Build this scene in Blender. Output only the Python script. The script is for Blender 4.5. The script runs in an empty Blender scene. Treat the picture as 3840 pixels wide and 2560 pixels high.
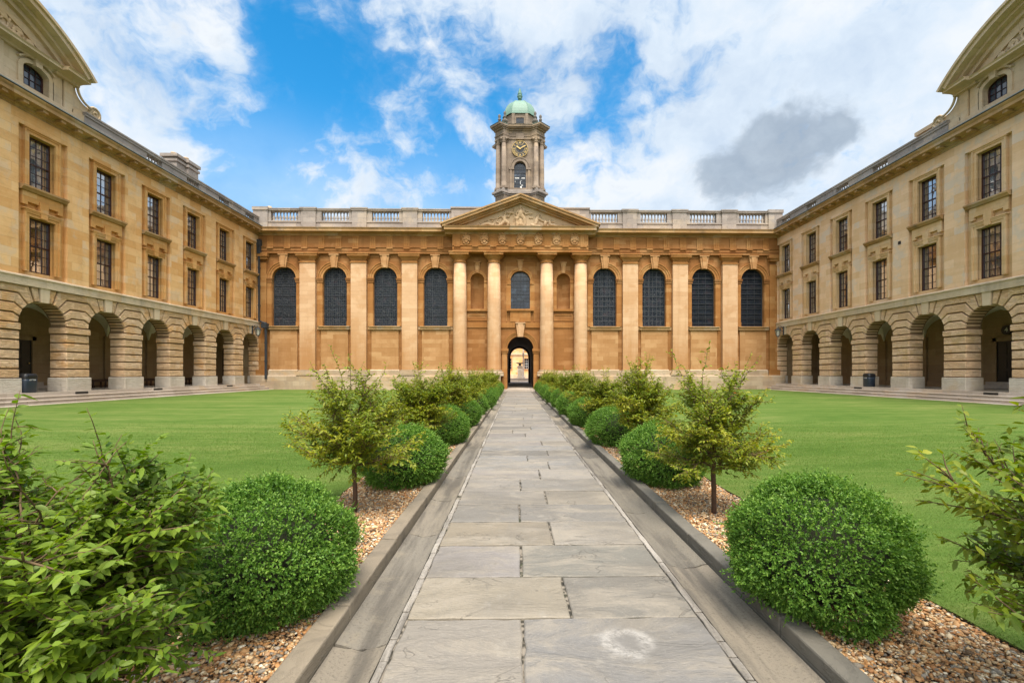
import bpy, bmesh, math, random
import numpy as np
from mathutils import Vector, Matrix
R = math.radians
scene = bpy.context.scene
COL = scene.collection
rng = np.random.default_rng(7)
random.seed(7)

# ------------------------------------------------------------------ camera
cam = bpy.data.cameras.new("camera")
cam.lens = 16.0; cam.sensor_width = 36.0; cam.sensor_fit = 'HORIZONTAL'
cam.shift_x = -0.0114; cam.shift_y = 0.0307
cam.clip_start = 0.05; cam.clip_end = 6000
camo = bpy.data.objects.new("camera", cam); COL.objects.link(camo)
camo.location = (-0.37, 0.0, 1.5)
camo.rotation_euler = (R(90), 0, R(-0.97))
scene.camera = camo

# ------------------------------------------------------------------ exposure
scene.view_settings.view_transform = 'Standard'
scene.view_settings.look = 'None'
scene.view_settings.exposure = 1.0
scene.view_settings.gamma = 1.0
scene.view_settings.use_curve_mapping = False
scene.cycles.max_bounces = 8
scene.cycles.transparent_max_bounces = 12
scene.cycles.caustics_reflective = False
scene.cycles.caustics_refractive = False
scene.cycles.use_denoising = True

# ------------------------------------------------------------------ node helper
class NT:
    def __init__(s, tree): s.t = tree
    def n(s, typ, **kw):
        nd = s.t.nodes.new(typ)
        for k, v in kw.items():
            if k.startswith('i_'):
                key = k[2:]
                key = int(key) if key.isdigit() else key.replace('_', ' ')
                nd.inputs[key].default_value = v
            else: setattr(nd, k, v)
        return nd
    def l(s, a, b): s.t.links.new(a, b)
    def sock(s, v, inp):
        if hasattr(v, 'is_output') or isinstance(v, bpy.types.NodeSocket): s.l(v, inp)
        else: inp.default_value = v
    def math(s, op, a, b=None, c=None, clamp=False):
        nd = s.n('ShaderNodeMath', operation=op, use_clamp=clamp)
        for i, x in enumerate((a, b, c)):
            if x is not None: s.sock(x, nd.inputs[i])
        return nd.outputs[0]
    def mix(s, fac, a, b, blend='MIX'):
        nd = s.n('ShaderNodeMix', data_type='RGBA', blend_type=blend)
        s.sock(fac, nd.inputs[0])
        for v, i in ((a, 6), (b, 7)):
            if isinstance(v, (tuple, list)): nd.inputs[i].default_value = (*v[:3], 1)
            else: s.l(v, nd.inputs[i])
        return nd.outputs[2]
    def ramp(s, fac, stops):
        nd = s.n('ShaderNodeValToRGB')
        els = nd.color_ramp.elements
        while len(els) < len(stops): els.new(0.5)
        for e, (p, c) in zip(els, stops):
            e.position = p
            e.color = (c, c, c, 1) if not isinstance(c, (tuple, list)) else (*c[:3], 1)
        s.sock(fac, nd.inputs[0])
        return nd.outputs[0]
    def smooth(s, v, a, b):
        nd = s.n('ShaderNodeMapRange', interpolation_type='SMOOTHSTEP', clamp=True)
        s.sock(v, nd.inputs[0]); nd.inputs[1].default_value = a; nd.inputs[2].default_value = b
        return nd.outputs[0]
    def noise(s, vec, scale, detail=4, rough=0.55, dist=0.0, col=False):
        nd = s.n('ShaderNodeTexNoise')
        if vec is not None: s.l(vec, nd.inputs['Vector'])
        nd.inputs['Scale'].default_value = scale; nd.inputs['Detail'].default_value = detail
        nd.inputs['Roughness'].default_value = rough; nd.inputs['Distortion'].default_value = dist
        return nd.outputs[1 if col else 0]
    def vscale(s, vec, sc):
        nd = s.n('ShaderNodeVectorMath', operation='MULTIPLY')
        s.l(vec, nd.inputs[0]); nd.inputs[1].default_value = sc
        return nd.outputs[0]

# ------------------------------------------------------------------ sky and sun
SUN_DIR = Vector((0.06, -0.45, 0.88)).normalized()      # towards the sun, behind thin cloud
w = bpy.data.worlds.new("World"); scene.world = w; w.use_nodes = True
nt = NT(w.node_tree); w.node_tree.nodes.clear()
sky = nt.n('ShaderNodeTexSky', sky_type='NISHITA', sun_disc=False)
sky.sun_elevation = math.asin(SUN_DIR.z); sky.sun_rotation = math.atan2(SUN_DIR.x, SUN_DIR.y)
sky.air_density = 1.0; sky.dust_density = 0.3; sky.ozone_density = 2.0
hsv = nt.n('ShaderNodeHueSaturation'); hsv.inputs['Saturation'].default_value = 1.42; hsv.inputs['Value'].default_value = 1.75
hsv.inputs['Hue'].default_value = 0.488
nt.l(sky.outputs[0], hsv.inputs['Color'])
tc = nt.n('ShaderNodeTexCoord'); D = tc.outputs['Generated']
sep = nt.n('ShaderNodeSeparateXYZ'); nt.l(D, sep.inputs[0])
def ddir(px, py):       # a direction in the sky
    return Vector(((px * 1.6327 - 1935) / 1707, 1.0, (1398 - py * 1.6327) / 1707)).normalized()
def blob(px, py, rad, hard=1.0):
    d = ddir(px, py)
    nd = nt.n('ShaderNodeVectorMath', operation='DISTANCE'); nt.l(D, nd.inputs[0]); nd.inputs[1].default_value = d
    return nt.math('POWER', nt.math('SUBTRACT', 1.0, nt.smooth(nd.outputs['Value'], rad * 0.15, rad)), hard)
warp = nt.noise(D, 3.5, 5, 0.6, col=True)
wc = nt.n('ShaderNodeVectorMath', operation='SUBTRACT'); nt.l(warp, wc.inputs[0]); wc.inputs[1].default_value = (.5, .5, .5)
wv = nt.n('ShaderNodeVectorMath', operation='SCALE'); nt.l(wc.outputs[0], wv.inputs[0]); wv.inputs['Scale'].default_value = 0.16
Dn = nt.n('ShaderNodeVectorMath', operation='ADD'); nt.l(D, Dn.inputs[0]); nt.l(wv.outputs[0], Dn.inputs[1]); DW = Dn.outputs[0]
cv = nt.vscale(DW, (1.0, 1.0, 1.35))
n1 = nt.noise(cv, 4.4, 10, 0.56)
n2 = nt.noise(cv, 12.0, 8, 0.60)
field = nt.math('ADD', nt.math('MULTIPLY', nt.math('SUBTRACT', n1, .5), 2.8), nt.math('MULTIPLY', nt.math('SUBTRACT', n2, .5), 3.3))
cover = 0.24
terms = [(830, 230, .34, -.27), (600, 260, .24, -.12), (1010, 330, .22, -.20), (560, 360, .16, -.14), (1130, 270, .18, -.22), (690, 380, .2, -.16),
         (1330, 205, .14, -.40), (1440, 170, .11, -.34), (700, 110, .16, -.30), (395, 40, .07, -.55), (470, 250, .16, -.18), (1400, 330, .12, -.30), (1490, 300, .08, -.25), (1080, 410, .14, -.14), (640, 40, .06, -.4),
         (430, 90, .18, .26), (540, 70, .08, .26), (300, 240, .18, .22), (370, 330, .12, .3), (620, 130, .10, -.3), (250, 330, .10, -.15), (1200, 60, .32, .50), (1560, 110, .5, .40), (1900, 330, .6, .44),
         (2100, 100, .5, .44), (880, 285, .08, .34), (680, 200, .06, .34), (960, 290, .05, .26), (1290, 245, .07, .36), (800, 160, .06, .2), (740, 300, .06, .2), (1020, 220, .05, .2), (660, 480, .4, .22), (900, 480, .4, .22), (1550, 400, .2, .40), (900, 50, .2, .22), (200, 60, .3, .4)]
def wblob(px, py, rad):
    d = ddir(px, py)
    nd = nt.n('ShaderNodeVectorMath', operation='DISTANCE'); nt.l(DW, nd.inputs[0]); nd.inputs[1].default_value = d
    return nt.math('SUBTRACT', 1.0, nt.smooth(nd.outputs['Value'], 0.0, rad))
for px, py, rd, wt in terms:
    cover = nt.math('ADD', cover, nt.math('MULTIPLY', wblob(px, py, rd), wt * 1.25))
low = nt.math('MULTIPLY', nt.math('SUBTRACT', 1.0, nt.smooth(sep.outputs[2], 0.10, 0.45)), 0.34)
back = nt.math('MULTIPLY', nt.math('SUBTRACT', 1.0, nt.smooth(sep.outputs[1], -0.2, 0.35)), 0.50)
dens = nt.math('ADD', nt.math('ADD', field, cover), nt.math('ADD', low, back))
mask = nt.math('ADD', nt.math('MULTIPLY', nt.smooth(dens, -0.05, 1.10), .80), nt.math('MULTIPLY', nt.smooth(dens, -0.6, 0.7), .20))
shade = nt.noise(cv, 4.6, 8, 0.6)
cl = nt.ramp(nt.math('ADD', nt.math('MULTIPLY', shade, 0.9), nt.math('MULTIPLY', mask, 0.10)), [(0.36, (3.9, 4.75, 5.9)), (0.52, (5.0, 5.75, 6.6)), (0.64, (6.0, 6.35, 6.75))])
dk = None
for px, py, rd in ((1640, 405, .09), (1690, 385, .12), (1760, 365, .14), (1840, 335, .13), (1910, 300, .10), (1950, 280, .07), (1790, 295, .09)):
    q = wblob(px, py, rd); dk = q if dk is None else nt.math('ADD', dk, q)
dark = nt.smooth(nt.math('ADD', nt.math('MULTIPLY', dk, 0.55), nt.math('ADD', nt.math('MULTIPLY', nt.math('SUBTRACT', n1, 0.5), 1.5), nt.math('MULTIPLY', nt.math('SUBTRACT', n2, 0.5), 2.2))), 0.30, 1.05)
dc = nt.ramp(nt.math('ADD', nt.math('MULTIPLY', n2, .6), nt.math('MULTIPLY', n1, .4)), [(.38, (2.1, 2.65, 3.4)), (.62, (3.1, 3.7, 4.4))])
cl = nt.mix(nt.math('MULTIPLY', dark, 0.85), cl, dc)
mask = nt.math('MAXIMUM', mask, nt.math('MULTIPLY', dark, 0.95))
veil = nt.math('MULTIPLY', nt.math('SUBTRACT', 1.0, nt.smooth(sep.outputs[2], 0.22, 0.50)), nt.math('ADD', .35, nt.math('MULTIPLY', n1, .8)))
mask = nt.math('MAXIMUM', mask, veil)
gd = nt.n('ShaderNodeVectorMath', operation='DOT_PRODUCT'); nt.l(D, gd.inputs[0]); gd.inputs[1].default_value = SUN_DIR
gm = nt.smooth(gd.outputs['Value'], 0.30, 0.95)
glow = nt.mix(gm, (1, 1, 1), (4.1, 3.55, 2.95))  # added soft fill: clouds out of view around the sun brightened and warmed
cl = nt.mix(1.0, cl, glow, 'MULTIPLY')
skyc = nt.mix(mask, hsv.outputs[0], cl)
bg = nt.n('ShaderNodeBackground'); bg.inputs['Strength'].default_value = 0.075
nt.l(skyc, bg.inputs['Color'])
wo = nt.n('ShaderNodeOutputWorld'); nt.l(bg.outputs[0], wo.inputs[0])

sun = bpy.data.lights.new("sun", 'SUN'); sun.energy = 2.9; sun.angle = R(28); sun.color = (1.0, 0.91, 0.80)
suno = bpy.data.objects.new("sun", sun); COL.objects.link(suno)
suno.rotation_euler = SUN_DIR.to_track_quat('Z', 'Y').to_euler(); suno.location = (10, -20, 40)

# ------------------------------------------------------------------ materials
def new_mat(name):
    m = bpy.data.materials.new(name); m.use_nodes = True
    t = NT(m.node_tree); m.node_tree.nodes.clear()
    out = t.n('ShaderNodeOutputMaterial'); p = t.n('ShaderNodeBsdfPrincipled')
    t.l(p.outputs[0], out.inputs[0])
    return m, t, p, out
def plain(name, col, rough=0.6, metal=0.0, spec=0.5, var=0.0, vs=6.0, bump=0.0):
    m, t, p, o = new_mat(name)
    p.inputs['Roughness'].default_value = rough; p.inputs['Metallic'].default_value = metal
    p.inputs['Specular IOR Level'].default_value = spec
    g = t.n('ShaderNodeNewGeometry')
    if var > 0:
        nz = t.noise(g.outputs['Position'], vs, 5, 0.6)
        c = t.mix(nz, [x * (1 - var) for x in col], [min(1, x * (1 + var)) for x in col])
        t.l(c, p.inputs['Base Color'])
    else: p.inputs['Base Color'].default_value = (*col, 1)
    if bump > 0:
        b = t.n('ShaderNodeBump'); b.inputs['Strength'].default_value = 0.6; b.inputs['Distance'].default_value = bump
        t.l(t.noise(g.outputs['Position'], vs * 4, 5, 0.6), b.inputs['Height']); t.l(b.outputs[0], p.inputs['Normal'])
    return m
def stone(name, c1, c2, patch=None, patch_amt=0.0, bw=0.9, bh=0.33, streak=0.25, streak_col=None, grime=0.0, grime_col=(0.10, 0.09, 0.075),
          bump=0.012, rough=0.9, pscale=0.5, erosion=0.0, jit=1.0, zoned=None):
    m, t, p, o = new_mat(name)
    p.inputs['Roughness'].default_value = rough; p.inputs['Specular IOR Level'].default_value = 0.2
    g = t.n('ShaderNodeNewGeometry'); P = g.outputs['Position']
    s = t.n('ShaderNodeSeparateXYZ'); t.l(P, s.inputs[0])
    h = t.math('ADD', s.outputs[0], s.outputs[1])
    cb = t.n('ShaderNodeCombineXYZ'); t.l(h, cb.inputs[0]); t.l(s.outputs[2], cb.inputs[1])
    br = t.n('ShaderNodeTexBrick', offset=0.5, squash=1.0); t.l(cb.outputs[0], br.inputs['Vector'])
    br.inputs['Scale'].default_value = 1.0; br.inputs['Brick Width'].default_value = bw; br.inputs['Row Height'].default_value = bh
    br.inputs['Mortar Size'].default_value = 0.006; br.inputs['Mortar Smooth'].default_value = 0.3; br.inputs['Bias'].default_value = 0.0
    br.inputs['Color1'].default_value = (0, 0, 0, 1); br.inputs['Color2'].default_value = (1, 1, 1, 1); br.inputs['Mortar'].default_value = (0.5, 0.5, 0.5, 1)
    big = t.noise(P, 0.45, 4, 0.6)
    sv = t.vscale(cb.outputs[0], (0.9, 9.0, 1.0)); hs = t.noise(sv, 1.0, 6, 0.65)       # bedding lines
    vv = t.vscale(P, (1.6, 1.6, 0.14)); vs = t.noise(vv, 1.0, 5, 0.6)                    # rain streaks
    fine = t.noise(P, 7.0, 6, 0.65)
    f = t.math('ADD', t.math('MULTIPLY', br.outputs[0], 0.34 * jit), t.math('ADD', t.math('MULTIPLY', big, 0.55), t.math('ADD', t.math('MULTIPLY', hs, 0.35), t.math('MULTIPLY', fine, 0.25))))
    f = t.smooth(f, 0.42, 1.08)
    c = t.mix(f, c1, c2)
    if streak > 0:
        k = t.math('MULTIPLY', t.smooth(vs, 0.48, 0.72), streak)
        c = t.mix(k, c, streak_col or [x * 0.5 for x in c1])
    if patch is not None:
        pn = t.noise(P, pscale, 5, 0.62, 0.4)
        wn = t.n('ShaderNodeTexWhiteNoise', noise_dimensions='2D')
        k = t.math('MULTIPLY', t.smooth(t.math('ADD', pn, t.math('MULTIPLY', t.math('SUBTRACT', br.outputs[0], 0.5), 0.22)), 0.52, 0.66), patch_amt)
        c = t.mix(k, c, patch)
    if grime > 0:
        gn = t.noise(P, 1.7, 7, 0.7, 0.6)
        k = t.math('MULTIPLY', t.smooth(gn, 0.5, 0.72), grime)
        c = t.mix(k, c, grime_col)
    if zoned is not None:       # old rust-coloured staining that has crept up the foot of the shafts
        zk = t.math('MULTIPLY', t.smooth(t.math('SUBTRACT', t.math('ADD', t.math('MULTIPLY', vs, 5.0), t.math('MULTIPLY', big, 4.0)), s.outputs[2]), -1.2, 2.8), 0.7)
        c = t.mix(zk, c, zoned)
    mort = t.math('MULTIPLY', br.outputs['Fac'], 0.25)
    c = t.mix(mort, c, [x * 0.6 for x in c1])
    t.l(c, p.inputs['Base Color'])
    b = t.n('ShaderNodeBump'); b.inputs['Strength'].default_value = 0.7; b.inputs['Distance'].default_value = bump
    hh = t.math('ADD', t.math('MULTIPLY', hs, 0.6), t.math('SUBTRACT', t.math('MULTIPLY', fine, 0.5), t.math('MULTIPLY', br.outputs['Fac'], 0.7)))
    if erosion > 0:
        ev = t.vscale(P, (1.6, 1.6, 4.0)); en = t.noise(ev, 2.2, 8, 0.72, 0.8)
        hh = t.math('ADD', hh, t.math('MULTIPLY', t.smooth(en, 0.45, 0.6), erosion))
    t.l(hh, b.inputs['Height']); t.l(b.outputs[0], p.inputs['Normal'])
    return m
M = {}
M['ochre'] = stone('ochre_stone', (0.235, 0.100, 0.029), (0.355, 0.172, 0.062), (0.44, 0.245, 0.105), 0.4, 1.1, 0.36, 0.4, (0.17, 0.072, 0.022), grime=.2, grime_col=(.13, .065, .025), jit=.7)
M['ochre_pale'] = stone('pale_ochre_stone', (0.34, 0.175, 0.068), (0.47, 0.27, 0.125), (0.50, 0.31, 0.15), 0.5, 1.0, 0.36, 0.40, (0.27, 0.12, 0.035), jit=.7)
M['ochre_mid'] = stone('middle_ochre_stone', (0.285, 0.122, 0.033), (0.41, 0.205, 0.070), (0.48, 0.285, 0.12), 0.4, 1.1, 0.36, 0.4, (0.20, 0.085, 0.026), grime=.25, grime_col=(.14, .075, .03), jit=.7)
M['cream'] = stone('cream_stone', (0.495, 0.305, 0.165), (0.62, 0.425, 0.26), (0.42, 0.22, 0.09), 0.55, 1.4, 0.36, 0.3, (0.38, 0.20, 0.08), pscale=0.4, zoned=(0.37, 0.175, 0.06))
M['cornice'] = stone('cornice_stone', (0.32, 0.18, 0.075), (0.45, 0.29, 0.14), (0.38, 0.31, 0.23), 0.6, 1.3, 0.9, 0.4, (0.16, 0.10, 0.045), grime=0.5)
M['grey'] = stone('grey_stone', (0.25, 0.215, 0.19), (0.36, 0.32, 0.285), (0.42, 0.34, 0.25), 0.55, 1.0, 0.40, 0.30, (0.18, 0.165, 0.15), grime=0.4)
M['plinth'] = stone('plinth_stone', (0.34, 0.25, 0.16), (0.50, 0.40, 0.285), (0.44, 0.28, 0.13), 0.6, 1.0, 0.42, 0.35, (0.27, 0.22, 0.17), grime=0.35, grime_col=(0.2, 0.17, 0.14), erosion=0.5)
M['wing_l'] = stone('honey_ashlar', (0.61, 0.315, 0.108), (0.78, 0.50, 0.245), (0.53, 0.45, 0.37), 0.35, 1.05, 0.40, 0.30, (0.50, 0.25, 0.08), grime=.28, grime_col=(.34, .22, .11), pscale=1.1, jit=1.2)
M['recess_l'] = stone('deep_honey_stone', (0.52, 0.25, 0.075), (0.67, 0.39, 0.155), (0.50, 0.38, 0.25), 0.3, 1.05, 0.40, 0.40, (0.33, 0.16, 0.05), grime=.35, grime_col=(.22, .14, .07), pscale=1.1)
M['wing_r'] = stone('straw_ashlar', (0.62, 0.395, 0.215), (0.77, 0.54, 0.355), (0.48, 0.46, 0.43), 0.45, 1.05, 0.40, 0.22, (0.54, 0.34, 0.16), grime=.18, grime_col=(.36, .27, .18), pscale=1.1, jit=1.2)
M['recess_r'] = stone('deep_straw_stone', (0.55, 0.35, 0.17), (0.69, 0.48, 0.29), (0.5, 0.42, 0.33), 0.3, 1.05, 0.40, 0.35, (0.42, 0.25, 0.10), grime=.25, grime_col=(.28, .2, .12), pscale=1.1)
M['pier'] = stone('rusticated_stone', (0.64, 0.40, 0.205), (0.82, 0.605, 0.41), (0.70, 0.38, 0.145), 0.75, 1.3, 0.445, 0.3, (0.36, 0.24, 0.14), grime=0.3, grime_col=(0.33, 0.25, 0.18), bump=0.05, pscale=0.9, erosion=1.6)
M['pier_r'] = stone('rusticated_straw_stone', (0.64, 0.405, 0.225), (0.80, 0.585, 0.40), (0.56, 0.37, 0.16), 0.6, 1.3, 0.445, 0.3, (0.34, 0.26, 0.17), grime=0.3, grime_col=(0.33, 0.29, 0.23), bump=0.045, pscale=0.9, erosion=1.3)
M['base'] = stone('white_base_stone', (0.44, 0.37, 0.29), (0.62, 0.56, 0.48), (0.5, 0.36, 0.2), 0.4, 1.2, 0.6, 0.3, (0.3, 0.26, 0.2), grime=0.3, grime_col=(0.26, 0.23, 0.2), bump=0.025, erosion=0.6)
M['string'] = stone('pale_string_stone', (0.47, 0.36, 0.24), (0.61, 0.50, 0.36), (0.46, 0.30, 0.14), 0.5, 1.3, 2.0, 0.4, (0.25, 0.21, 0.17), grime=.35, grime_col=(.20, .18, .15), bump=.02, erosion=.4)
M['key'] = stone('pale_keystone', (0.50, 0.38, 0.25), (0.62, 0.50, 0.36), None, 0, 2, 2, 0.2)
M['passage_shade'] = plain('shade_dark_vault', (0.045, 0.036, 0.034), 0.95, var=0.3)  # the tunnel's shade is put into this near-black vault colour
M['joint'] = plain('dark_joint', (0.16, 0.10, 0.05), 0.95, var=0.3)  # one dark brown for the joint backing and belfry floor
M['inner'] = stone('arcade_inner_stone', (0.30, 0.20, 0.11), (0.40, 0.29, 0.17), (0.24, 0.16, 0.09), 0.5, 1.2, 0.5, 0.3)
M['plaster'] = plain('vault_plaster', (0.74, 0.72, 0.63), 0.9, var=0.12, vs=1.5)
M['step'] = stone('step_stone', (0.40, 0.33, 0.26), (0.54, 0.47, 0.40), (0.46, 0.33, 0.2), 0.5, 1.5, 3.0, 0.0, grime=0.35, grime_col=(0.22, 0.19, 0.16))
M['tower'] = stone('tower_stone', (0.195, 0.15, 0.115), (0.30, 0.24, 0.185), (0.34, 0.25, 0.16), 0.6, 0.9, 0.45, 0.45, (0.11, 0.09, 0.07), grime=0.4)
M['relief'] = stone('carved_stone', (0.40, 0.28, 0.16), (0.50, 0.38, 0.245), None, 0, 3, 3, 0.2, grime=0.15)
M['attic'] = stone('attic_stone', (0.44, 0.33, 0.205), (0.55, 0.44, 0.30), (0.5, 0.33, 0.16), 0.5, 1.1, 0.45, 0.25, (0.26, 0.2, 0.13), grime=0.2)
M['lead'] = plain('weathered_lead', (0.17, 0.19, 0.20), 0.55, 0.0, var=0.3, vs=3)
M['verdigris'] = plain('verdigris_copper', (0.145, 0.25, 0.195), 0.6, 0.0, var=0.25, vs=2.5)
M['maroon'] = plain('maroon_paint', (0.034, 0.010, 0.009), 0.35)
M['curtain'] = plain('net_curtain', (0.80, 0.80, 0.78), 0.9, var=0.1)
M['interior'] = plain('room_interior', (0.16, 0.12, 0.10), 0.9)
M['black'] = plain('black_paint', (0.012, 0.012, 0.014), 0.4)
M['iron'] = plain('dark_iron', (0.03, 0.035, 0.042), 0.5, var=0.4, vs=5)
M['navy'] = plain('navy_plastic', (0.018, 0.028, 0.045), 0.45)
M['oak'] = plain('dark_oak', (0.055, 0.025, 0.014), 0.5, var=0.3, vs=4)
M['gold'] = plain('gilding', (0.62, 0.44, 0.16), 0.45, 0.3)
M['white'] = plain('white_lettering', (0.75, 0.75, 0.72), 0.6)
M['pot'] = plain('clay_pot', (0.50, 0.36, 0.22), 0.8, var=0.2)
M['bark'] = plain('bark', (0.085, 0.045, 0.026), 0.85, var=0.35, vs=25, bump=0.006)
M['twig'] = plain('twig_bark', (0.12, 0.075, 0.035), 0.8, var=0.3, vs=25)
M['dial'] = plain('clock_dial', (0.010, 0.012, 0.015), 0.5)

def glass_mat(name, tint, trans=0.85, fres=1.0, rough=0.02):
    m, t, p, o = new_mat(name)
    t.t.nodes.remove(p)
    tr = t.n('ShaderNodeBsdfTransparent'); tr.inputs[0].default_value = (*tint, 1)
    gl = t.n('ShaderNodeBsdfGlossy'); gl.inputs['Roughness'].default_value = rough; gl.inputs[0].default_value = (0.95, 0.97, 1, 1)
    lw = t.n('ShaderNodeLayerWeight'); lw.inputs[0].default_value = 0.30
    f = t.math('ADD', t.math('MULTIPLY', lw.outputs['Fresnel'], fres), 0.33, clamp=True)
    g = t.n('ShaderNodeNewGeometry')
    bp = t.n('ShaderNodeBump'); bp.inputs['Strength'].default_value = 0.25; bp.inputs['Distance'].default_value = 0.01
    t.l(t.noise(g.outputs['Position'], 2.3, 2, 0.5), bp.inputs['Height'])
    t.l(bp.outputs[0], gl.inputs['Normal'])
    mx = t.n('ShaderNodeMixShader'); t.l(f, mx.inputs[0]); t.l(tr.outputs[0], mx.inputs[1]); t.l(gl.outputs[0], mx.inputs[2])
    t.l(mx.outputs[0], o.inputs[0])
    return m
M['glass'] = glass_mat('window_glass', (0.80, 0.82, 0.84), fres=2.6)

def leaded(name, kind):
    m, t, p, o = new_mat(name)
    g = t.n('ShaderNodeNewGeometry'); P = g.outputs['Position']
    s = t.n('ShaderNodeSeparateXYZ'); t.l(P, s.inputs[0])
    cb = t.n('ShaderNodeCombineXYZ'); t.l(s.outputs[0], cb.inputs[0]); t.l(s.outputs[2], cb.inputs[1])
    def grid(sx, sz, wd):
        a = t.math('ABSOLUTE', t.math('SUBTRACT', t.math('FRACT', t.math('MULTIPLY', s.outputs[0], 1 / sx)), 0.5))
        b = t.math('ABSOLUTE', t.math('SUBTRACT', t.math('FRACT', t.math('MULTIPLY', s.outputs[2], 1 / sz)), 0.5))
        return t.math('MAXIMUM', t.math('GREATER_THAN', a, 0.5 - wd / sx), t.math('GREATER_THAN', b, 0.5 - wd / sz))
    vor = t.n('ShaderNodeTexVoronoi', feature='DISTANCE_TO_EDGE'); t.l(cb.outputs[0], vor.inputs['Vector']); vor.inputs['Scale'].default_value = 5.5 if kind != 'bars' else 3.0
    lead = t.math('LESS_THAN', vor.outputs['Distance'], 0.035)
    gr = grid(0.165, 0.2, 0.012) if kind == 'grid' else grid(0.33, 0.42, 0.022) if kind == 'figure' else grid(0.65, 0.40, 0.035)
    line = t.math('MAXIMUM', gr, lead) if kind != 'plain' else grid(0.28, 0.3, 0.008)
    vc = t.n('ShaderNodeTexVoronoi'); t.l(cb.outputs[0], vc.inputs['Vector']); vc.inputs['Scale'].default_value = 5.5
    base = t.ramp(t.noise(cb.outputs[0], 1.6, 5, 0.6), [(0.3, (0.004, 0.007, 0.012)), (0.55, (0.010, 0.016, 0.026)), (0.7, (0.035, 0.024, 0.032)) if kind != 'plain' else (0.7, (0.06, 0.085, 0.12))])
    c = t.mix(0.12, base, vc.outputs['Color'], 'MULTIPLY')
    lc = (0.085, 0.09, 0.095) if kind in ('grid', 'figure') else (0.02, 0.022, 0.026)
    c = t.mix(t.math('MULTIPLY', line, 0.65), c, lc)
    t.l(c, p.inputs['Base Color'])
    p.inputs['Roughness'].default_value = 0.45 if kind != 'plain' else 0.12
    p.inputs['Specular IOR Level'].default_value = 0.13 if kind != 'plain' else 0.6
    b = t.n('ShaderNodeBump'); b.inputs['Strength'].default_value = 0.5; b.inputs['Distance'].default_value = 0.02
    t.l(t.math('ADD', t.noise(cb.outputs[0], 6.0, 3, 0.6), line), b.inputs['Height']); t.l(b.outputs[0], p.inputs['Normal'])
    return m
M['lead_grid'] = leaded('leaded_grid_glass', 'grid'); M['lead_fig'] = leaded('stained_glass', 'figure')
M['lead_bar'] = leaded('barred_stained_glass', 'bars'); M['lead_plain'] = leaded('blue_leaded_glass', 'plain')

def leaf_mat(name, rough=0.5, trans=0.35, spec=0.35):
    m, t, p, o = new_mat(name)
    a = t.n('ShaderNodeAttribute'); a.attribute_name = 'tint'
    t.l(a.outputs['Color'], p.inputs['Base Color'])
    p.inputs['Roughness'].default_value = rough; p.inputs['Specular IOR Level'].default_value = spec
    tl = t.n('ShaderNodeBsdfTranslucent')
    hs = t.n('ShaderNodeHueSaturation'); hs.inputs['Value'].default_value = 1.5; hs.inputs['Saturation'].default_value = 1.1
    t.l(a.outputs['Color'], hs.inputs['Color']); t.l(hs.outputs[0], tl.inputs[0])
    mx = t.n('ShaderNodeMixShader'); mx.inputs[0].default_value = trans
    t.l(p.outputs[0], mx.inputs[1]); t.l(tl.outputs[0], mx.inputs[2]); t.l(mx.outputs[0], o.inputs[0])
    return m
M['leaf'] = leaf_mat('cherry_leaf'); M['boxleaf'] = leaf_mat('box_leaf', 0.5, 0.3, 0.3); M['blade'] = leaf_mat('grass_blade', 0.6, 0.35, 0.2)
def tint_mat(name, rough=0.8, bump=0.0, scale=20, var=0.35):
    m, t, p, o = new_mat(name)
    a = t.n('ShaderNodeAttribute'); a.attribute_name = 'tint'
    g = t.n('ShaderNodeNewGeometry')
    nz = t.noise(g.outputs['Position'], scale, 5, 0.65)
    c = t.mix(t.math('MULTIPLY', nz, var * 2), a.outputs['Color'], (0.0, 0.0, 0.0), 'MIX') if False else t.mix(nz, a.outputs['Color'], a.outputs['Color'])
    mul = t.math('ADD', 1 - var, t.math('MULTIPLY', nz, 2 * var))
    vm = t.n('ShaderNodeVectorMath', operation='SCALE'); t.l(a.outputs['Color'], vm.inputs[0]); t.l(mul, vm.inputs['Scale'])
    t.l(vm.outputs[0], p.inputs['Base Color']); p.inputs['Roughness'].default_value = rough
    p.inputs['Specular IOR Level'].default_value = 0.3
    return m
M['pebble'] = tint_mat('flint_gravel', 0.7, scale=90)

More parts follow.
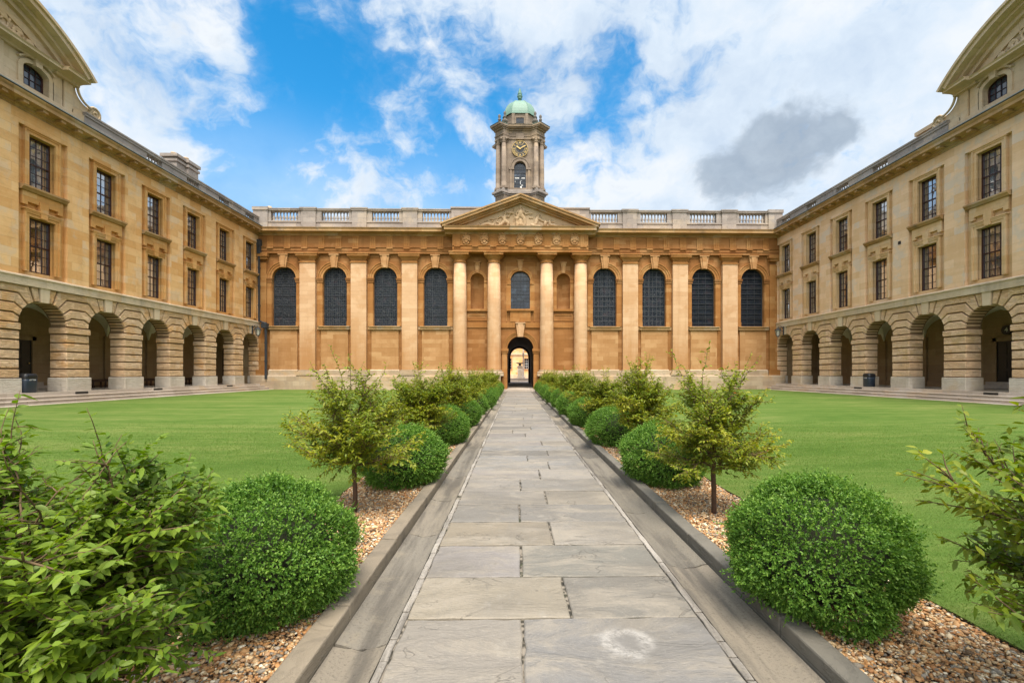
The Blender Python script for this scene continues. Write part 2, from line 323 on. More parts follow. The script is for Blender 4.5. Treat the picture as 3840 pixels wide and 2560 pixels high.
# ------------------------------------------------------------------ mesh helpers
def tag(o, label=None, cat=None, group=None, kind=None):
    if label: o['label'] = label
    if cat: o['category'] = cat
    if group: o['group'] = group
    if kind: o['kind'] = kind
    return o
def empty(name, loc=(0, 0, 0), rz=0.0, **kw):
    o = bpy.data.objects.new(name, None); COL.objects.link(o)
    o.location = loc; o.rotation_euler = (0, 0, rz); o.empty_display_size = 0.2
    return tag(o, **kw)
def link(name, me, parent=None, loc=(0, 0, 0), rz=0.0):
    o = bpy.data.objects.new(name, me); COL.objects.link(o)
    o.location = loc; o.rotation_euler = (0, 0, rz)
    if parent is not None: o.parent = parent
    return o
class MB:
    def __init__(s): s.v = []; s.f = []; s.mi = []; s.sm = []
    def add(s, vs, fs, mi=0, sm=False):
        b = len(s.v); s.v += [tuple(v) for v in vs]
        for f in fs: s.f.append([b + i for i in f]); s.mi.append(mi); s.sm.append(sm)
    def box(s, x0, x1, y0, y1, z0, z1, mi=0):
        if x0 > x1: x0, x1 = x1, x0
        s.add([(x0, y0, z0), (x1, y0, z0), (x1, y1, z0), (x0, y1, z0), (x0, y0, z1), (x1, y0, z1), (x1, y1, z1), (x0, y1, z1)],
              [(0, 3, 2, 1), (4, 5, 6, 7), (0, 1, 5, 4), (1, 2, 6, 5), (2, 3, 7, 6), (3, 0, 4, 7)], mi)
    def prism(s, poly, y0, y1, mi=0):           # poly in (x, z), extruded along y
        n = len(poly)
        s.add([(x, y0, z) for x, z in poly] + [(x, y1, z) for x, z in poly],
              [list(range(n)), list(range(2 * n - 1, n - 1, -1))] + [(i, i + n, (i + 1) % n + n, (i + 1) % n) for i in range(n)], mi)
    def prismz(s, poly, z0, z1, mi=0, sc=1.0):
        n = len(poly)
        s.add([(x, y, z0) for x, y in poly] + [(x * sc, y * sc, z1) for x, y in poly],
              [list(range(n))[::-1], list(range(n, 2 * n))] + [(i, (i + 1) % n, (i + 1) % n + n, i + n) for i in range(n)], mi)
    def extr(s, prof, x0, x1, mi=0):            # closed profile in (y, z), extruded along x
        n = len(prof)
        s.add([(x0, y, z) for y, z in prof] + [(x1, y, z) for y, z in prof],
              [list(range(n)), list(range(2 * n - 1, n - 1, -1))] + [(i, (i + 1) % n, (i + 1) % n + n, i + n) for i in range(n)], mi)
    def lathe(s, cx, cy, prof, seg=16, mi=0, sm=True, a0=0.0, a1=2 * math.pi):
        full = abs(a1 - a0 - 2 * math.pi) < 1e-6
        m = seg if full else seg + 1
        vs = [(cx + r * math.cos(a0 + (a1 - a0) * j / seg), cy + r * math.sin(a0 + (a1 - a0) * j / seg), z) for r, z in prof for j in range(m)]
        fs = []
        for i in range(len(prof) - 1):
            for j in range(seg):
                k = (j + 1) % m if full else j + 1
                fs.append((i * m + j, i * m + k, (i + 1) * m + k, (i + 1) * m + j))
        if full:
            fs.append(tuple(range(m))[::-1]); fs.append(tuple(range((len(prof) - 1) * m, len(prof) * m)))
        s.add(vs, fs, mi, sm)
    def tube(s, pts, rad, seg=8, mi=0, sm=True):
        pts = [Vector(p) for p in pts]; n = len(pts)
        if not hasattr(rad, '__len__'): rad = [rad] * n
        up = Vector((0.3, 0.2, 0.93)).normalized()
        vs = []
        for i, p in enumerate(pts):
            d = (pts[min(i + 1, n - 1)] - pts[max(i - 1, 0)]).normalized()
            a = d.cross(up)
            if a.length < 1e-3: a = d.cross(Vector((1, 0, 0)))
            a.normalize(); b = d.cross(a)
            for j in range(seg):
                t = 2 * math.pi * j / seg
                vs.append(p + (a * math.cos(t) + b * math.sin(t)) * rad[i])
        fs = [(i * seg + j, (i + 1) * seg + j, (i + 1) * seg + (j + 1) % seg, i * seg + (j + 1) % seg) for i in range(n - 1) for j in range(seg)]
        fs += [tuple(range(seg)), tuple(range((n - 1) * seg, n * seg))[::-1]]
        s.add(vs, fs, mi, sm)
    def ball(s, c, r, mi=0, sx=1, sy=1, sz=1, seg=10, rings=7):
        vs = [(c[0], c[1], c[2] + r * sz)]
        for i in range(1, rings):
            a = math.pi * i / rings
            vs += [(c[0] + r * sx * math.sin(a) * math.cos(2 * math.pi * j / seg), c[1] + r * sy * math.sin(a) * math.sin(2 * math.pi * j / seg), c[2] + r * sz * math.cos(a)) for j in range(seg)]
        vs.append((c[0], c[1], c[2] - r * sz)); L = len(vs) - 1
        fs = [(0, 1 + j, 1 + (j + 1) % seg) for j in range(seg)]
        for i in range(rings - 2):
            fs += [(1 + i * seg + j, 1 + (i + 1) * seg + j, 1 + (i + 1) * seg + (j + 1) % seg, 1 + i * seg + (j + 1) % seg) for j in range(seg)]
        fs += [(L, 1 + (rings - 2) * seg + (j + 1) % seg, 1 + (rings - 2) * seg + j) for j in range(seg)]
        s.add(vs, fs, mi, True)
    def arch_wall(s, x0, x1, z0, z1, cx, r, zb, zs, y0, y1, n=18, rz=None, mi=0, mir=None, soff=True):
        rz = r if rz is None else rz; mir = mi if mir is None else mir
        a = [(cx - r * math.cos(math.pi * i / n), zs + rz * math.sin(math.pi * i / n)) for i in range(n + 1)]
        def q(p): s.add([(x, y0, z) for x, z in p], [range(len(p))], mi)
        q([(x0, z0), (cx - r, z0), (cx - r, z1), (x0, z1)]); q([(cx + r, z0), (x1, z0), (x1, z1), (cx + r, z1)])
        if zb > z0 + 1e-4: q([(cx - r, z0), (cx + r, z0), (cx + r, zb), (cx - r, zb)])
        for i in range(n): q([a[i], a[i + 1], (a[i + 1][0], z1), (a[i][0], z1)])
        if soff:
            path = [(cx - r, zb)] + a + [(cx + r, zb)]
            for (xa, za), (xb, zc) in zip(path, path[1:] + path[:1]):
                s.add([(xa, y0, za), (xb, y0, zc), (xb, y1, zc), (xa, y1, za)], [(0, 1, 2, 3)], mir)
    def arch_ring(s, cx, zs, r0, r1, y0, y1, n=20, mi=0, rz0=None, rz1=None, t0=0.0, t1=math.pi):
        rz0 = rz0 or r0; rz1 = rz1 or r1
        for i in range(n):
            ta = t0 + (t1 - t0) * i / n; tb = t0 + (t1 - t0) * (i + 1) / n
            p = [(cx - r0 * math.cos(ta), zs + rz0 * math.sin(ta)), (cx - r1 * math.cos(ta), zs + rz1 * math.sin(ta)),
                 (cx - r1 * math.cos(tb), zs + rz1 * math.sin(tb)), (cx - r0 * math.cos(tb), zs + rz0 * math.sin(tb))]
            vs = [(x, y0, z) for x, z in p] + [(x, y1, z) for x, z in p]
            fs = [(0, 1, 2, 3), (1, 5, 6, 2), (0, 3, 7, 4), (7, 6, 5, 4)]
            if i == 0: fs.append((0, 4, 5, 1))
            if i == n - 1: fs.append((3, 2, 6, 7))
            s.add(vs, fs, mi)
    def mesh(s, name, mats, recalc=True):
        me = bpy.data.meshes.new(name); me.from_pydata(s.v, [], [tuple(f) for f in s.f])
        for m in (mats if isinstance(mats, (list, tuple)) else [mats]): me.materials.append(m)
        me.polygons.foreach_set('material_index', s.mi); me.polygons.foreach_set('use_smooth', s.sm)
        if recalc:
            bm = bmesh.new(); bm.from_mesh(me); bmesh.ops.recalc_face_normals(bm, faces=bm.faces); bm.to_mesh(me); bm.free()
        me.update(); return me
    def build(s, name, mats, parent=None, loc=(0, 0, 0), rz=0.0, recalc=True):
        return link(name, s.mesh(name, mats, recalc), parent, loc, rz)
def soft(o, w=0.02, seg=2):
    b = o.modifiers.new('bevel', 'BEVEL'); b.width = w; b.segments = seg; b.limit_method = 'ANGLE'; b.angle_limit = R(40)
    return o
def np_mesh(name, V, F, tint=None, mats=None, smooth=False):
    """V (n,3); F list of int arrays (m,k); tint (n,3) per vertex."""
    me = bpy.data.meshes.new(name); n = len(V)
    me.vertices.add(n); me.vertices.foreach_set('co', np.ascontiguousarray(V, dtype=np.float32).ravel())
    nl = sum(f.size for f in F); npol = sum(len(f) for f in F)
    me.loops.add(nl); me.loops.foreach_set('vertex_index', np.concatenate([f.ravel() for f in F]).astype(np.int32))
    me.polygons.add(npol)
    st = []; b = 0
    for f in F:
        k = f.shape[1]; st.append(b + np.arange(len(f)) * k); b += f.size
    me.polygons.foreach_set('loop_start', np.concatenate(st).astype(np.int32))
    if smooth: me.polygons.foreach_set('use_smooth', np.ones(npol, dtype=bool))
    if tint is not None:
        a = me.attributes.new('tint', 'FLOAT_COLOR', 'POINT')
        a.data.foreach_set('color', np.concatenate([tint, np.ones((n, 1))], 1).astype(np.float32).ravel())
    for m in (mats if isinstance(mats, (list, tuple)) else [mats]): me.materials.append(m)
    me.update(calc_edges=True); me.validate()
    return me
# ================================================================== setting: ground
FY = 38.15            # facade plane of the chapel range
WX = 21.62            # half width of the quadrangle
b = MB(); b.add([(-3000, -3000, -0.25), (3000, -3000, -0.25), (3000, 3000, -0.25), (-3000, 3000, -0.25)], [(0, 1, 2, 3)])
tag(b.build('ground', plain('distant_ground', (0.12, 0.13, 0.07), 0.95, var=0.3, vs=0.05)), kind='structure')

def inset(poly, d):
    n = len(poly); a = sum(poly[i][0] * poly[(i + 1) % n][1] - poly[(i + 1) % n][0] * poly[i][1] for i in range(n))
    if a < 0: d = -d
    out = []
    for i in range(n):
        p0, p1, p2 = Vector(poly[i - 1]), Vector(poly[i]), Vector(poly[(i + 1) % n])
        e1 = (p1 - p0).normalized(); e2 = (p2 - p1).normalized()
        n1 = Vector((-e1.y, e1.x)); n2 = Vector((-e2.y, e2.x)); m = n1 + n2
        k = d / max(0.35, 1 + n1.dot(n2))
        out.append(tuple(p1 + m * k))
    return out
def blusters(parent, mesh, x0, x1, n, y, z):
    for i in range(n):
        link('baluster', mesh, parent, (x0 + (x1 - x0) * (i + 0.5) / n, y, z))
def baluster_mesh(h, r):
    b = MB(); b.box(-r, r, -r, r, 0, h * .1); b.box(-r, r, -r, r, h * .9, h)
    b.lathe(0, 0, [(r * .7, h * .1), (r * .75, h * .14), (r * .5, h * .17), (r * .95, h * .3), (r * .98, h * .38), (r * .45, h * .62), (r * .42, h * .78), (r * .7, h * .8), (r * .7, h * .83), (r * .5, h * .85), (r * .7, h * .9)], 10)
    return b.mesh('baluster', M['grey'])

# ================================================================== chapel and hall range
chapel = empty('college_chapel', (0, FY, 0), label='long ochre stone range with round arched windows, pilasters and a carved central pediment', cat='building')
WINX = [sg * (7.08 + 4.18 * k) for k in (3, 2, 1, 0) for sg in (-1,)] + [7.08 + 4.18 * k for k in range(4)]
PILX = [-17.6, -13.4, -9.2, 9.2, 13.4, 17.6]
COLX = [-5.0, -2.18, 2.18, 5.0]
def bounds(cx):
    k = abs(cx); lo = 5.2 if k < 8 else 9.2 + 4.2 * round((k - 11.26) / 4.18); hi = 9.2 + 4.2 * round((k - 7.08) / 4.18)
    hi = 22.2 if k > 19 else hi
    return (lo, hi) if cx > 0 else (-hi, -lo)
ZT = 11.40
b = MB()
for cx in WINX:
    x0, x1 = bounds(cx)
    b.arch_wall(x0, x1, 0, ZT, cx, 0.98, 5.42, 9.34, 0.0, 0.42)
for cx in (-3.6, 3.6):
    x0, x1 = (cx - 1.6, cx + 1.45) if cx < 0 else (cx - 1.45, cx + 1.6)
    b.arch_wall(x0, x1, 0, ZT, cx, 0.58, 6.84, 9.27, 0.0, 0.05)
    # niche hollow: half cylinder and half dome
    n = 12
    pr = [(0.58, 6.84), (0.58, 9.27)] + [(0.58 * math.cos(a), 9.27 + 0.58 * math.sin(a)) for a in [math.pi / 2 * i / 8 for i in range(1, 9)]]
    pr[-1] = (0.003, pr[-1][1])
    b.lathe(cx, 0.05, pr, 16, a0=0, a1=math.pi)
    b.add([(cx - .58, .05, 6.84), (cx + .58, .05, 6.84), (cx + .58, .63, 6.84), (cx - .58, .63, 6.84)], [(0, 1, 2, 3)])
b.arch_wall(-2.15, 2.15, 5.3, ZT, 0, 0.83, 6.86, 9.22, 0.06, 0.5)
b.arch_wall(-2.15, 2.15, 0, 5.3, 0, 1.1, 0.0, 3.5, 0.0, 1.0)
b.box(-22.2, -1.2, 11.5, 12.0, 0, 13.3); b.box(1.2, 22.2, 11.5, 12.0, 0, 13.3); b.box(-1.2, 1.2, 11.5, 12.0, 5.4, 13.3)
b.box(-22.2, -21.7, 0.6, 11.5, 0, 13.3); b.box(21.7, 22.2, 0.6, 11.5, 0, 13.3)
b.box(-22.2, 22.2, 0.35, 12.0, 13.1, 13.34)
b.box(-22.2, 22.2, 0.30, 0.6, 11.3, 13.1)
wall = b.build('wall', M['ochre'], chapel, recalc=False)
# dressings of one window bay, one mesh per kind, shared by the eight bays
b = MB(); b.box(-1.12, 1.12, -0.10, 0.02, 1.78, 5.06); am = b.mesh('apron_panel', M['ochre_pale'])
b = MB(); b.box(1.02, 1.44, -0.06, 0.02, 5.37, 9.0); b.box(.99, 1.44, -0.09, 0.02, 5.37, 5.78); jr = b.mesh('jamb_pier', M['ochre_mid'])
b = MB(); b.box(-1.44, -1.02, -0.06, 0.02, 5.37, 9.0); b.box(-1.44, -.99, -0.09, 0.02, 5.37, 5.78); jl = b.mesh('jamb_pier', M['ochre_mid'])
b = MB()
b.arch_ring(0, 9.34, 0.98, 1.16, -0.07, 0.03); b.arch_ring(0, 9.34, 1.16, 1.33, -0.11, 0.03); b.arch_ring(0, 9.34, 1.33, 1.40, -0.16, 0.03)
rm_ = b.mesh('archivolt', M['ochre_mid'])
b = MB(); b.box(.95, 1.46, -0.10, 0.06, 9.02, 9.2); b.box(.92, 1.49, -0.15, 0.06, 9.2, 9.30); b.box(.90, 1.51, -0.18, 0.06, 9.30, 9.37); ir = b.mesh('impost', M['ochre'])
b = MB(); b.box(-1.46, -.95, -0.10, 0.06, 9.02, 9.2); b.box(-1.49, -.92, -0.15, 0.06, 9.2, 9.30); b.box(-1.51, -.90, -0.18, 0.06, 9.30, 9.37); il = b.mesh('impost', M['ochre'])
for cx in WINX:
    link('apron_panel', am, chapel, (cx, 0, 0)); a_ = link('archivolt', rm_, chapel, (cx, 0, 0))
    link('jamb_pier', jl, chapel, (cx, 0, 0)); link('jamb_pier', jr, chapel, (cx, 0, 0)); link('impost', il, a_); link('impost', ir, a_)
def keystone(mb, cx, z0, z1, w0, w1, y, y1=0.05):
    mb.prism([(cx - w0, z0), (cx + w0, z0), (cx + w1, z1), (cx - w1, z1)], y, y1)
    mb.prism([(cx - w0 * .55, z0 + .02), (cx + w0 * .55, z0 + .02), (cx + w1 * .55, z1), (cx - w1 * .55, z1)], y - .06, y1)
    mb.box(cx - w1 - .03, cx + w1 + .03, y - .08, y1, z1, z1 + .09)
kb = MB(); keystone(kb, 0, 10.22, 11.24, 0.22, 0.37, -0.22); km = kb.mesh('keystone', M['ochre_pale'])
for cx in WINX: link('keystone', km, chapel, (cx, 0, 0))
kb = MB(); keystone(kb, 0, 0, 0.85, 0.13, 0.24, -0.12); km = kb.mesh('small_keystone', M['ochre_pale'])
for cx in (-3.6, 3.6): link('keystone', km, chapel, (cx, 0, 9.83))
link('keystone', km, chapel, (0, 0.06, 10.02))
# sills
b = MB()
b.extr([(0.02, 5.08), (-0.13, 5.08), (-0.13, 5.28), (-0.17, 5.32), (-0.17, 5.36), (0.4, 5.44), (0.4, 5.3)], -1.0, 1.0)
b.extr([(0.02, 5.10), (-0.06, 5.10), (-0.06, 5.34), (0.02, 5.38)], -1.45, -1.26); b.extr([(0.02, 5.10), (-0.06, 5.10), (-0.06, 5.34), (0.02, 5.38)], 1.26, 1.45)
b.extr([(0.02, 5.06), (-0.22, 5.10), (-0.22, 5.26), (-0.30, 5.31), (-0.30, 5.37), (-0.1, 5.40), (0.02, 5.40)], -1.26, 1.26)
slm = b.mesh('window_sill', M['cornice'])
for cx in WINX: link('window_sill', slm, chapel, (cx, 0, 0))
# windows
kinds = ['lead_grid', 'lead_grid', 'lead_grid', 'lead_grid', 'lead_fig', 'lead_fig', 'lead_bar', 'lead_bar']
def arch_pane(r, zb, zs, n=20):
    pts = [(-r, zb), (r, zb)] + [(r * math.cos(math.pi * i / n), zs + r * math.sin(math.pi * i / n)) for i in range(n + 1)]
    return pts
for cx, kd in zip(WINX, kinds):
    b = MB(); b.prism(arch_pane(0.99, 5.42, 9.34), 0.30, 0.33)
    wn = b.build('arched_window', M[kd], chapel, (cx, 0, 0))
    f = MB()
    f.arch_ring(0, 9.34, 0.93, 0.985, 0.25, 0.31); f.box(-.985, -.93, .25, .31, 5.42, 9.34); f.box(.93, .985, .25, .31, 5.42, 9.34); f.box(-.93, .93, .25, .31, 5.42, 5.48)
    for z in [5.42 + .83 * i for i in range(1, 6)]: f.box(-.93, .93, .27, .30, z - .014, z + .014)
    for x in (-.31, .31): f.box(x - .012, x + .012, .275, .30, 5.48, 10.1)
    if kd == 'lead_grid':
        f.arch_ring(0, 9.55, 0.26, 0.30, .27, .30, t0=0, t1=2 * math.pi, n=20)
    if kd == 'lead_bar':
        for i in range(11):
            z = 5.7 + .42 * i; hw = .93 if z < 9.34 else math.sqrt(max(0.05, .93 ** 2 - (z - 9.34) ** 2)); f.box(-hw, hw, .24, .26, z - .02, z + .02)
    f.build('lead_frame', M['iron'], wn)
b = MB(); b.prism(arch_pane(0.84, 6.86, 9.22), 0.36, 0.39); wn = b.build('arched_window', M['lead_plain'], chapel)
f = MB(); f.arch_ring(0, 9.22, 0.79, 0.835, 0.31, 0.37); f.box(-.835, -.79, .31, .37, 6.86, 9.22); f.box(.79, .835, .31, .37, 6.86, 9.22); f.box(-.79, .79, .32, .37, 9.19, 9.24)
for x0, x1, z0, z1 in ((-.28, .28, 7.62, 7.65), (-.28, .28, 8.12, 8.15), (-.28, -.25, 7.62, 8.15), (.25, .28, 7.62, 8.15)): f.box(x0, x1, .33, .37, z0, z1)
f.build('lead_frame', M['iron'], wn)
# centre bay dressings
b = MB()
b.arch_ring(0, 9.22, 0.83, 0.98, -0.02, 0.08); b.arch_ring(0, 9.22, 0.98, 1.10, -0.06, 0.08)
for sg in (-1, 1):
    x0, x1 = sorted((sg * .80, sg * 1.12)); b.box(x0, x1, -.06, .1, 8.92, 9.24); b.box(x0, x1, -.0, .1, 6.86, 8.92)
for cx in (-3.6, 3.6):
    b.arch_ring(cx, 9.27, 0.58, 0.70, -0.05, 0.03); b.arch_ring(cx, 9.27, 0.70, 0.79, -0.09, 0.03)
    for sg in (-1, 1):
        x0, x1 = sorted((cx + sg * .56, cx + sg * .86)); b.box(x0, x1, -.09, .05, 9.03, 9.25); b.box(x0, x1, -.04, .03, 6.86, 9.03)
    b.box(cx - 1.35, cx + 1.4, -.16, .03, 6.66, 6.84); b.box(cx - 1.35, cx + 1.4, -.06, .03, 5.28, 5.72)
    for x0, x1, z0, z1 in ((-.8, .8, 6.32, 6.40), (-.8, .8, 5.86, 5.94), (-.8, -.72, 5.94, 6.32), (.72, .8, 5.94, 6.32)): b.box(cx + x0, cx + x1, -.04, .03, z0, z1)
b.box(-1.12, 1.12, -.22, .1, 6.68, 6.85); b.box(-.86, .86, -.12, .08, 5.76, 6.68); b.box(-1.0, 1.0, -.06, .08, 5.7, 5.78)
b.box(-2.1, -.42, -.10, .07, 5.28, 5.72); b.box(.42, 2.1, -.10, .07, 5.28, 5.72)
for x0, x1, z0, z1 in ((-1.2, -1.12, 5.8, 10.7), (1.12, 1.2, 5.8, 10.7), (-1.2, 1.2, 10.7, 10.78)): b.box(x0, x1, -.0, .08, z0, z1)
b.build('centre_dressing', M['ochre_mid'], chapel)
b = MB()
b.arch_ring(0, 3.5, 1.1, 1.26, -0.08, 0.05); b.arch_ring(0, 3.5, 1.26, 1.40, -0.13, 0.05); b.arch_ring(0, 3.5, 1.40, 1.48, -0.18, 0.05)
for sg in (-1, 1):
    x0, x1 = sorted((sg * 1.1, sg * 1.55))
    b.box(x0, x1, -.10, .05, 0.0, 3.16); x0, x1 = sorted((sg * 1.03, sg * 1.6)); b.box(x0, x1, -.15, .05, 3.16, 3.32); b.box(x0 - .03, x1 + .03, -.2, .05, 3.32, 3.53)
b.build('entrance_surround', M['ochre_mid'], chapel)
kb = MB(); keystone(kb, 0, 4.5, 5.62, 0.22, 0.38, -0.26); kb.build('keystone', M['cream'], chapel)
# entrance passage
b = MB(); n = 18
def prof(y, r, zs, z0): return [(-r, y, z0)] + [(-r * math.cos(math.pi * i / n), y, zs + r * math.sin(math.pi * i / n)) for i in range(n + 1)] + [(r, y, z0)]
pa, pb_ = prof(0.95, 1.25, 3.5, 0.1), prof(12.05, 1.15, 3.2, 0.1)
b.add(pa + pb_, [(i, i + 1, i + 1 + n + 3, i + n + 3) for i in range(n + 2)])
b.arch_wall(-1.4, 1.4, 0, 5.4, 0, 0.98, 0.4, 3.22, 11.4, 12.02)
b.build('passage_vault', M['passage_shade'], chapel, recalc=False)
b = MB(); b.add([(-1.2, 0.0, 0.152), (1.2, 0.0, 0.152), (1.2, 12.3, 0.46), (-1.2, 12.3, 0.46)], [(0, 1, 2, 3)]); b.box(-1.55, 1.55, -0.5, 0.02, -0.05, 0.15)
b.build('entrance_step', M['step'], chapel)
# plinth
b = MB()
def segs(sg):
    return [(1.62 * sg, 22.2 * sg)]
for sg in (-1, 1):
    x0, x1 = sorted((1.62 * sg, 22.2 * sg))
    b.extr([(0.02, -.1), (-0.42, -.1), (-0.42, 1.22), (-0.36, 1.31), (0.02, 1.31)], x0, x1)
    b.extr([(0.02, -.1), (-0.52, -.1), (-0.52, 0.06), (0.02, 0.06)], x0, x1)
b.build('plinth', M['plinth'], chapel)
b = MB()
for sg in (-1, 1):
    x0, x1 = sorted((1.62 * sg, 22.2 * sg)); b.box(x0, x1, -0.16, 0.02, 1.31, 1.72)
for cx in WINX: b.extr([(0.02, 1.31), (-0.24, 1.31), (-0.24, 1.70), (-0.12, 1.79), (0.02, 1.79)], cx - 1.2, cx + 1.2)
b.build('plinth_course', M['plinth'], chapel)
# pilasters (one mesh, shared)
b = MB(); hw = 0.635
b.box(-hw, hw, -.28, .02, 1.76, 10.60)
pm = b.mesh('pilaster', M['cream'])
b = MB(); b.box(-hw - .20, hw + .20, -.46, .02, 1.31, 1.50); b.box(-hw - .13, hw + .13, -.41, .02, 1.50, 1.62); b.box(-hw - .06, hw + .06, -.36, .02, 1.62, 1.76)
pbm = b.mesh('pilaster_base', M['plinth'])
b = MB()
b.box(-hw - .05, hw + .05, -.33, .02, 10.60, 10.68); b.box(-hw + .01, hw - .01, -.27, .02, 10.68, 10.88); b.box(-hw - .04, hw + .04, -.32, .02, 10.88, 10.94)
b.add([(-hw - .05, -.33, 10.94), (hw + .05, -.33, 10.94), (hw + .05, .02, 10.94), (-hw - .05, .02, 10.94), (-hw - .22, -.50, 11.14), (hw + .22, -.50, 11.14), (hw + .22, .02, 11.14), (-hw - .22, .02, 11.14)],
      [(0, 1, 5, 4), (1, 2, 6, 5), (3, 0, 4, 7)])
b.box(-hw - .24, hw + .24, -.52, .02, 11.14, 11.30); b.box(-hw - .29, hw + .29, -.57, .02, 11.30, 11.375)
pcm = b.mesh('pilaster_capital', M['ochre_mid'])
for x in PILX:
    c = link('pilaster', pm, chapel, (x, 0, 0)); link('pilaster_base', pbm, c); link('pilaster_capital', pcm, c)
for sg in (-1, 1):
    b = MB(); x0, x1 = sorted((sg * 21.0, sg * 21.72)); b.box(x0, x1, -.2, .02, 1.76, 10.6); b.box(x0 - .08, x1 + .08, -.3, .02, 10.88, 11.1); b.box(x0 - .18, x1 + .18, -.42, .02, 11.1, 11.375); b.box(x0 - .1, x1 + .1, -.3, .02, 1.31, 1.76)
    b.build('corner_pilaster', M['ochre_mid'], chapel)
# columns with base and capital as sub-parts
YC = -0.42
b = MB()
b.lathe(0, YC, [(0.585, 1.72), (0.565, 1.80), (0.56, 4.0), (0.545, 7.0), (0.50, 10.55)], 32)
cm = b.mesh('column', M['cream'])
b = MB(); b.box(-.80, .80, YC - .80, YC + .5, 1.25, 1.44)
b.lathe(0, YC, [(.78, 1.44), (.82, 1.50), (.78, 1.57), (.68, 1.60), (.66, 1.63), (.71, 1.67), (.66, 1.71), (.58, 1.73)], 32)
cbm = b.mesh('column_base', M['plinth'])
b = MB(); b.lathe(0, YC, [(.50, 10.5), (.56, 10.56), (.56, 10.60), (.50, 10.64), (.50, 10.84), (.56, 10.88), (.62, 10.95), (.74, 11.10), (.76, 11.12)], 32)
b.box(-.78, .78, YC - .78, YC + .45, 11.12, 11.29); b.box(-.83, .83, YC - .83, YC + .45, 11.29, 11.375)
ccm = b.mesh('column_capital', M['ochre_mid'])
for x in COLX:
    c = link('column', cm, chapel, (x, 0, 0)); link('column_base', cbm, c); link('column_capital', ccm, c)
for sg in (-1, 1):
    b = MB(); x0, x1 = sorted((sg * 1.62, sg * 5.95)); b.box(x0, x1, -1.3, -.3, -.1, 1.24)
    b.build('column_plinth', M['plinth'], chapel)
# entablature
def entab(mb, x0, x1, y):
    mb.extr([(0.4, 11.38), (y, 11.38), (y, 11.58), (y - .035, 11.58), (y - .035, 11.84), (y - .10, 11.86), (y - .10, 11.93), (y, 11.935), (y, 12.83), (0.4, 12.83)], x0, x1)
for xa, xb in ((-22.2, -5.55), (5.55, 22.2)):
    b = MB(); entab(b, xa, xb, -0.24); b.build('frieze', M['ochre'], chapel)
b = MB(); entab(b, -5.55, 5.55, -0.98); b.build('frieze', M['ochre_mid'], chapel)
CORN = lambda y, p: [(0.45, 12.83), (y - .05, 12.83), (y - .10, 12.90), (y - .10, 12.97), (y - .24, 13.03), (y - .26, 13.06), (y - p + .05, 13.07), (y - p + .05, 13.24), (y - p, 13.31), (y - p - .02, 13.37), (0.45, 13.43)]
for xa, xb in ((-22.2, -5.6), (5.6, 22.2)):
    b = MB(); b.extr(CORN(-.24, .62), xa, xb); b.build('cornice', M['cornice'], chapel)
b = MB(); b.extr([(y, z - .04) for y, z in CORN(-.98, .58)], -6.15, 6.15); b.build('cornice', M['cornice'], chapel)
# triglyphs
b = MB()
for i in range(3): b.box(-.25 + i * .175, -.25 + i * .175 + .125, -.055, .02, 11.95, 12.70)
b.box(-.26, .26, -.06, .02, 12.70, 12.82); b.box(-.25, .25, -.03, .02, 11.95, 12.7)
b.box(-.25, .25, -.13, -.02, 11.80, 11.85)
for i in range(6): b.box(-.245 + i * .085, -.185 + i * .085, -.13, -.02, 11.74, 11.80)
tm = b.mesh('triglyph', M['ochre_mid']); tm2 = tm
tx = [7.08 + 4.18 * 3 + 1.0 - 1.4 * i for i in range(11)]
for x in tx:
    for sg in (-1, 1): link('triglyph', tm2, chapel, (sg * x, -.24, 0))
for i in range(8): link('triglyph', tm, chapel, (-5.15 + i * 10.3 / 7, -.98, 0))
# seven carved shields
b = MB()
sh = [(-.20, .5), (.20, .5), (.21, .25), (.15, .08), (0, -.03), (-.15, .08), (-.21, .25)]
b.prism(sh, -.12, .02)
b.box(-.24, .24, -.10, .02, .5, .56)
for x in (-.2, -.07, .07, .2): b.ball((x, -.08, .63), .075, seg=8, rings=5)
b.ball((0, -.1, .70), .1, seg=8, rings=5)
for sg in (-1, 1):
    b.tube([(sg * .22, -.08, .48), (sg * .30, -.08, .40), (sg * .25, -.09, .28), (sg * .29, -.08, .14), (sg * .2, -.08, .02), (sg * .1, -.1, -.1)], [.06, .05, .06, .05, .06, .05], 6)
b.tube([(-.24, -.08, -.02), (-.1, -.1, -.14), (.1, -.1, -.14), (.24, -.08, -.02)], .05, 6)
b.tube([(-.14, -.13, .16), (0, -.13, .32), (.14, -.13, .16)], .035, 6)
shm = b.mesh('carved_shield', M['ochre_pale'])
for i in range(7): link('carved_shield', shm, chapel, (-5.15 + (i + .5) * 10.3 / 7, -.98, 12.12))
# pediment
ang = math.atan2(15.72 - 13.36, 6.35)
def rake(mb, sg, z_off, th, ya, yb, ext):
    L = ext; c, s_ = math.cos(ang), math.sin(ang)
    ax, az = 0, 15.78 + z_off
    p = [(ax, az), (sg * L * c, az - L * s_), (sg * L * c, az - L * s_ - th), (ax, az - th)]
    mb.prism(p, ya, yb)
b = MB()
for sg in (-1, 1):
    rake(b, sg, .16, .13, -1.64, .3, 6.88); rake(b, sg, .04, .22, -1.56, .3, 6.72); rake(b, sg, -.17, .14, -1.30, .3, 6.2); rake(b, sg, -.30, .16, -1.12, .3, 5.8)
b.build('raking_cornice', M['cornice'], chapel)
b = MB(); b.prism([(-6.1, 13.36), (6.1, 13.36), (0, 15.66)], -.86, .3); b.build('tympanum', M['relief'], chapel)

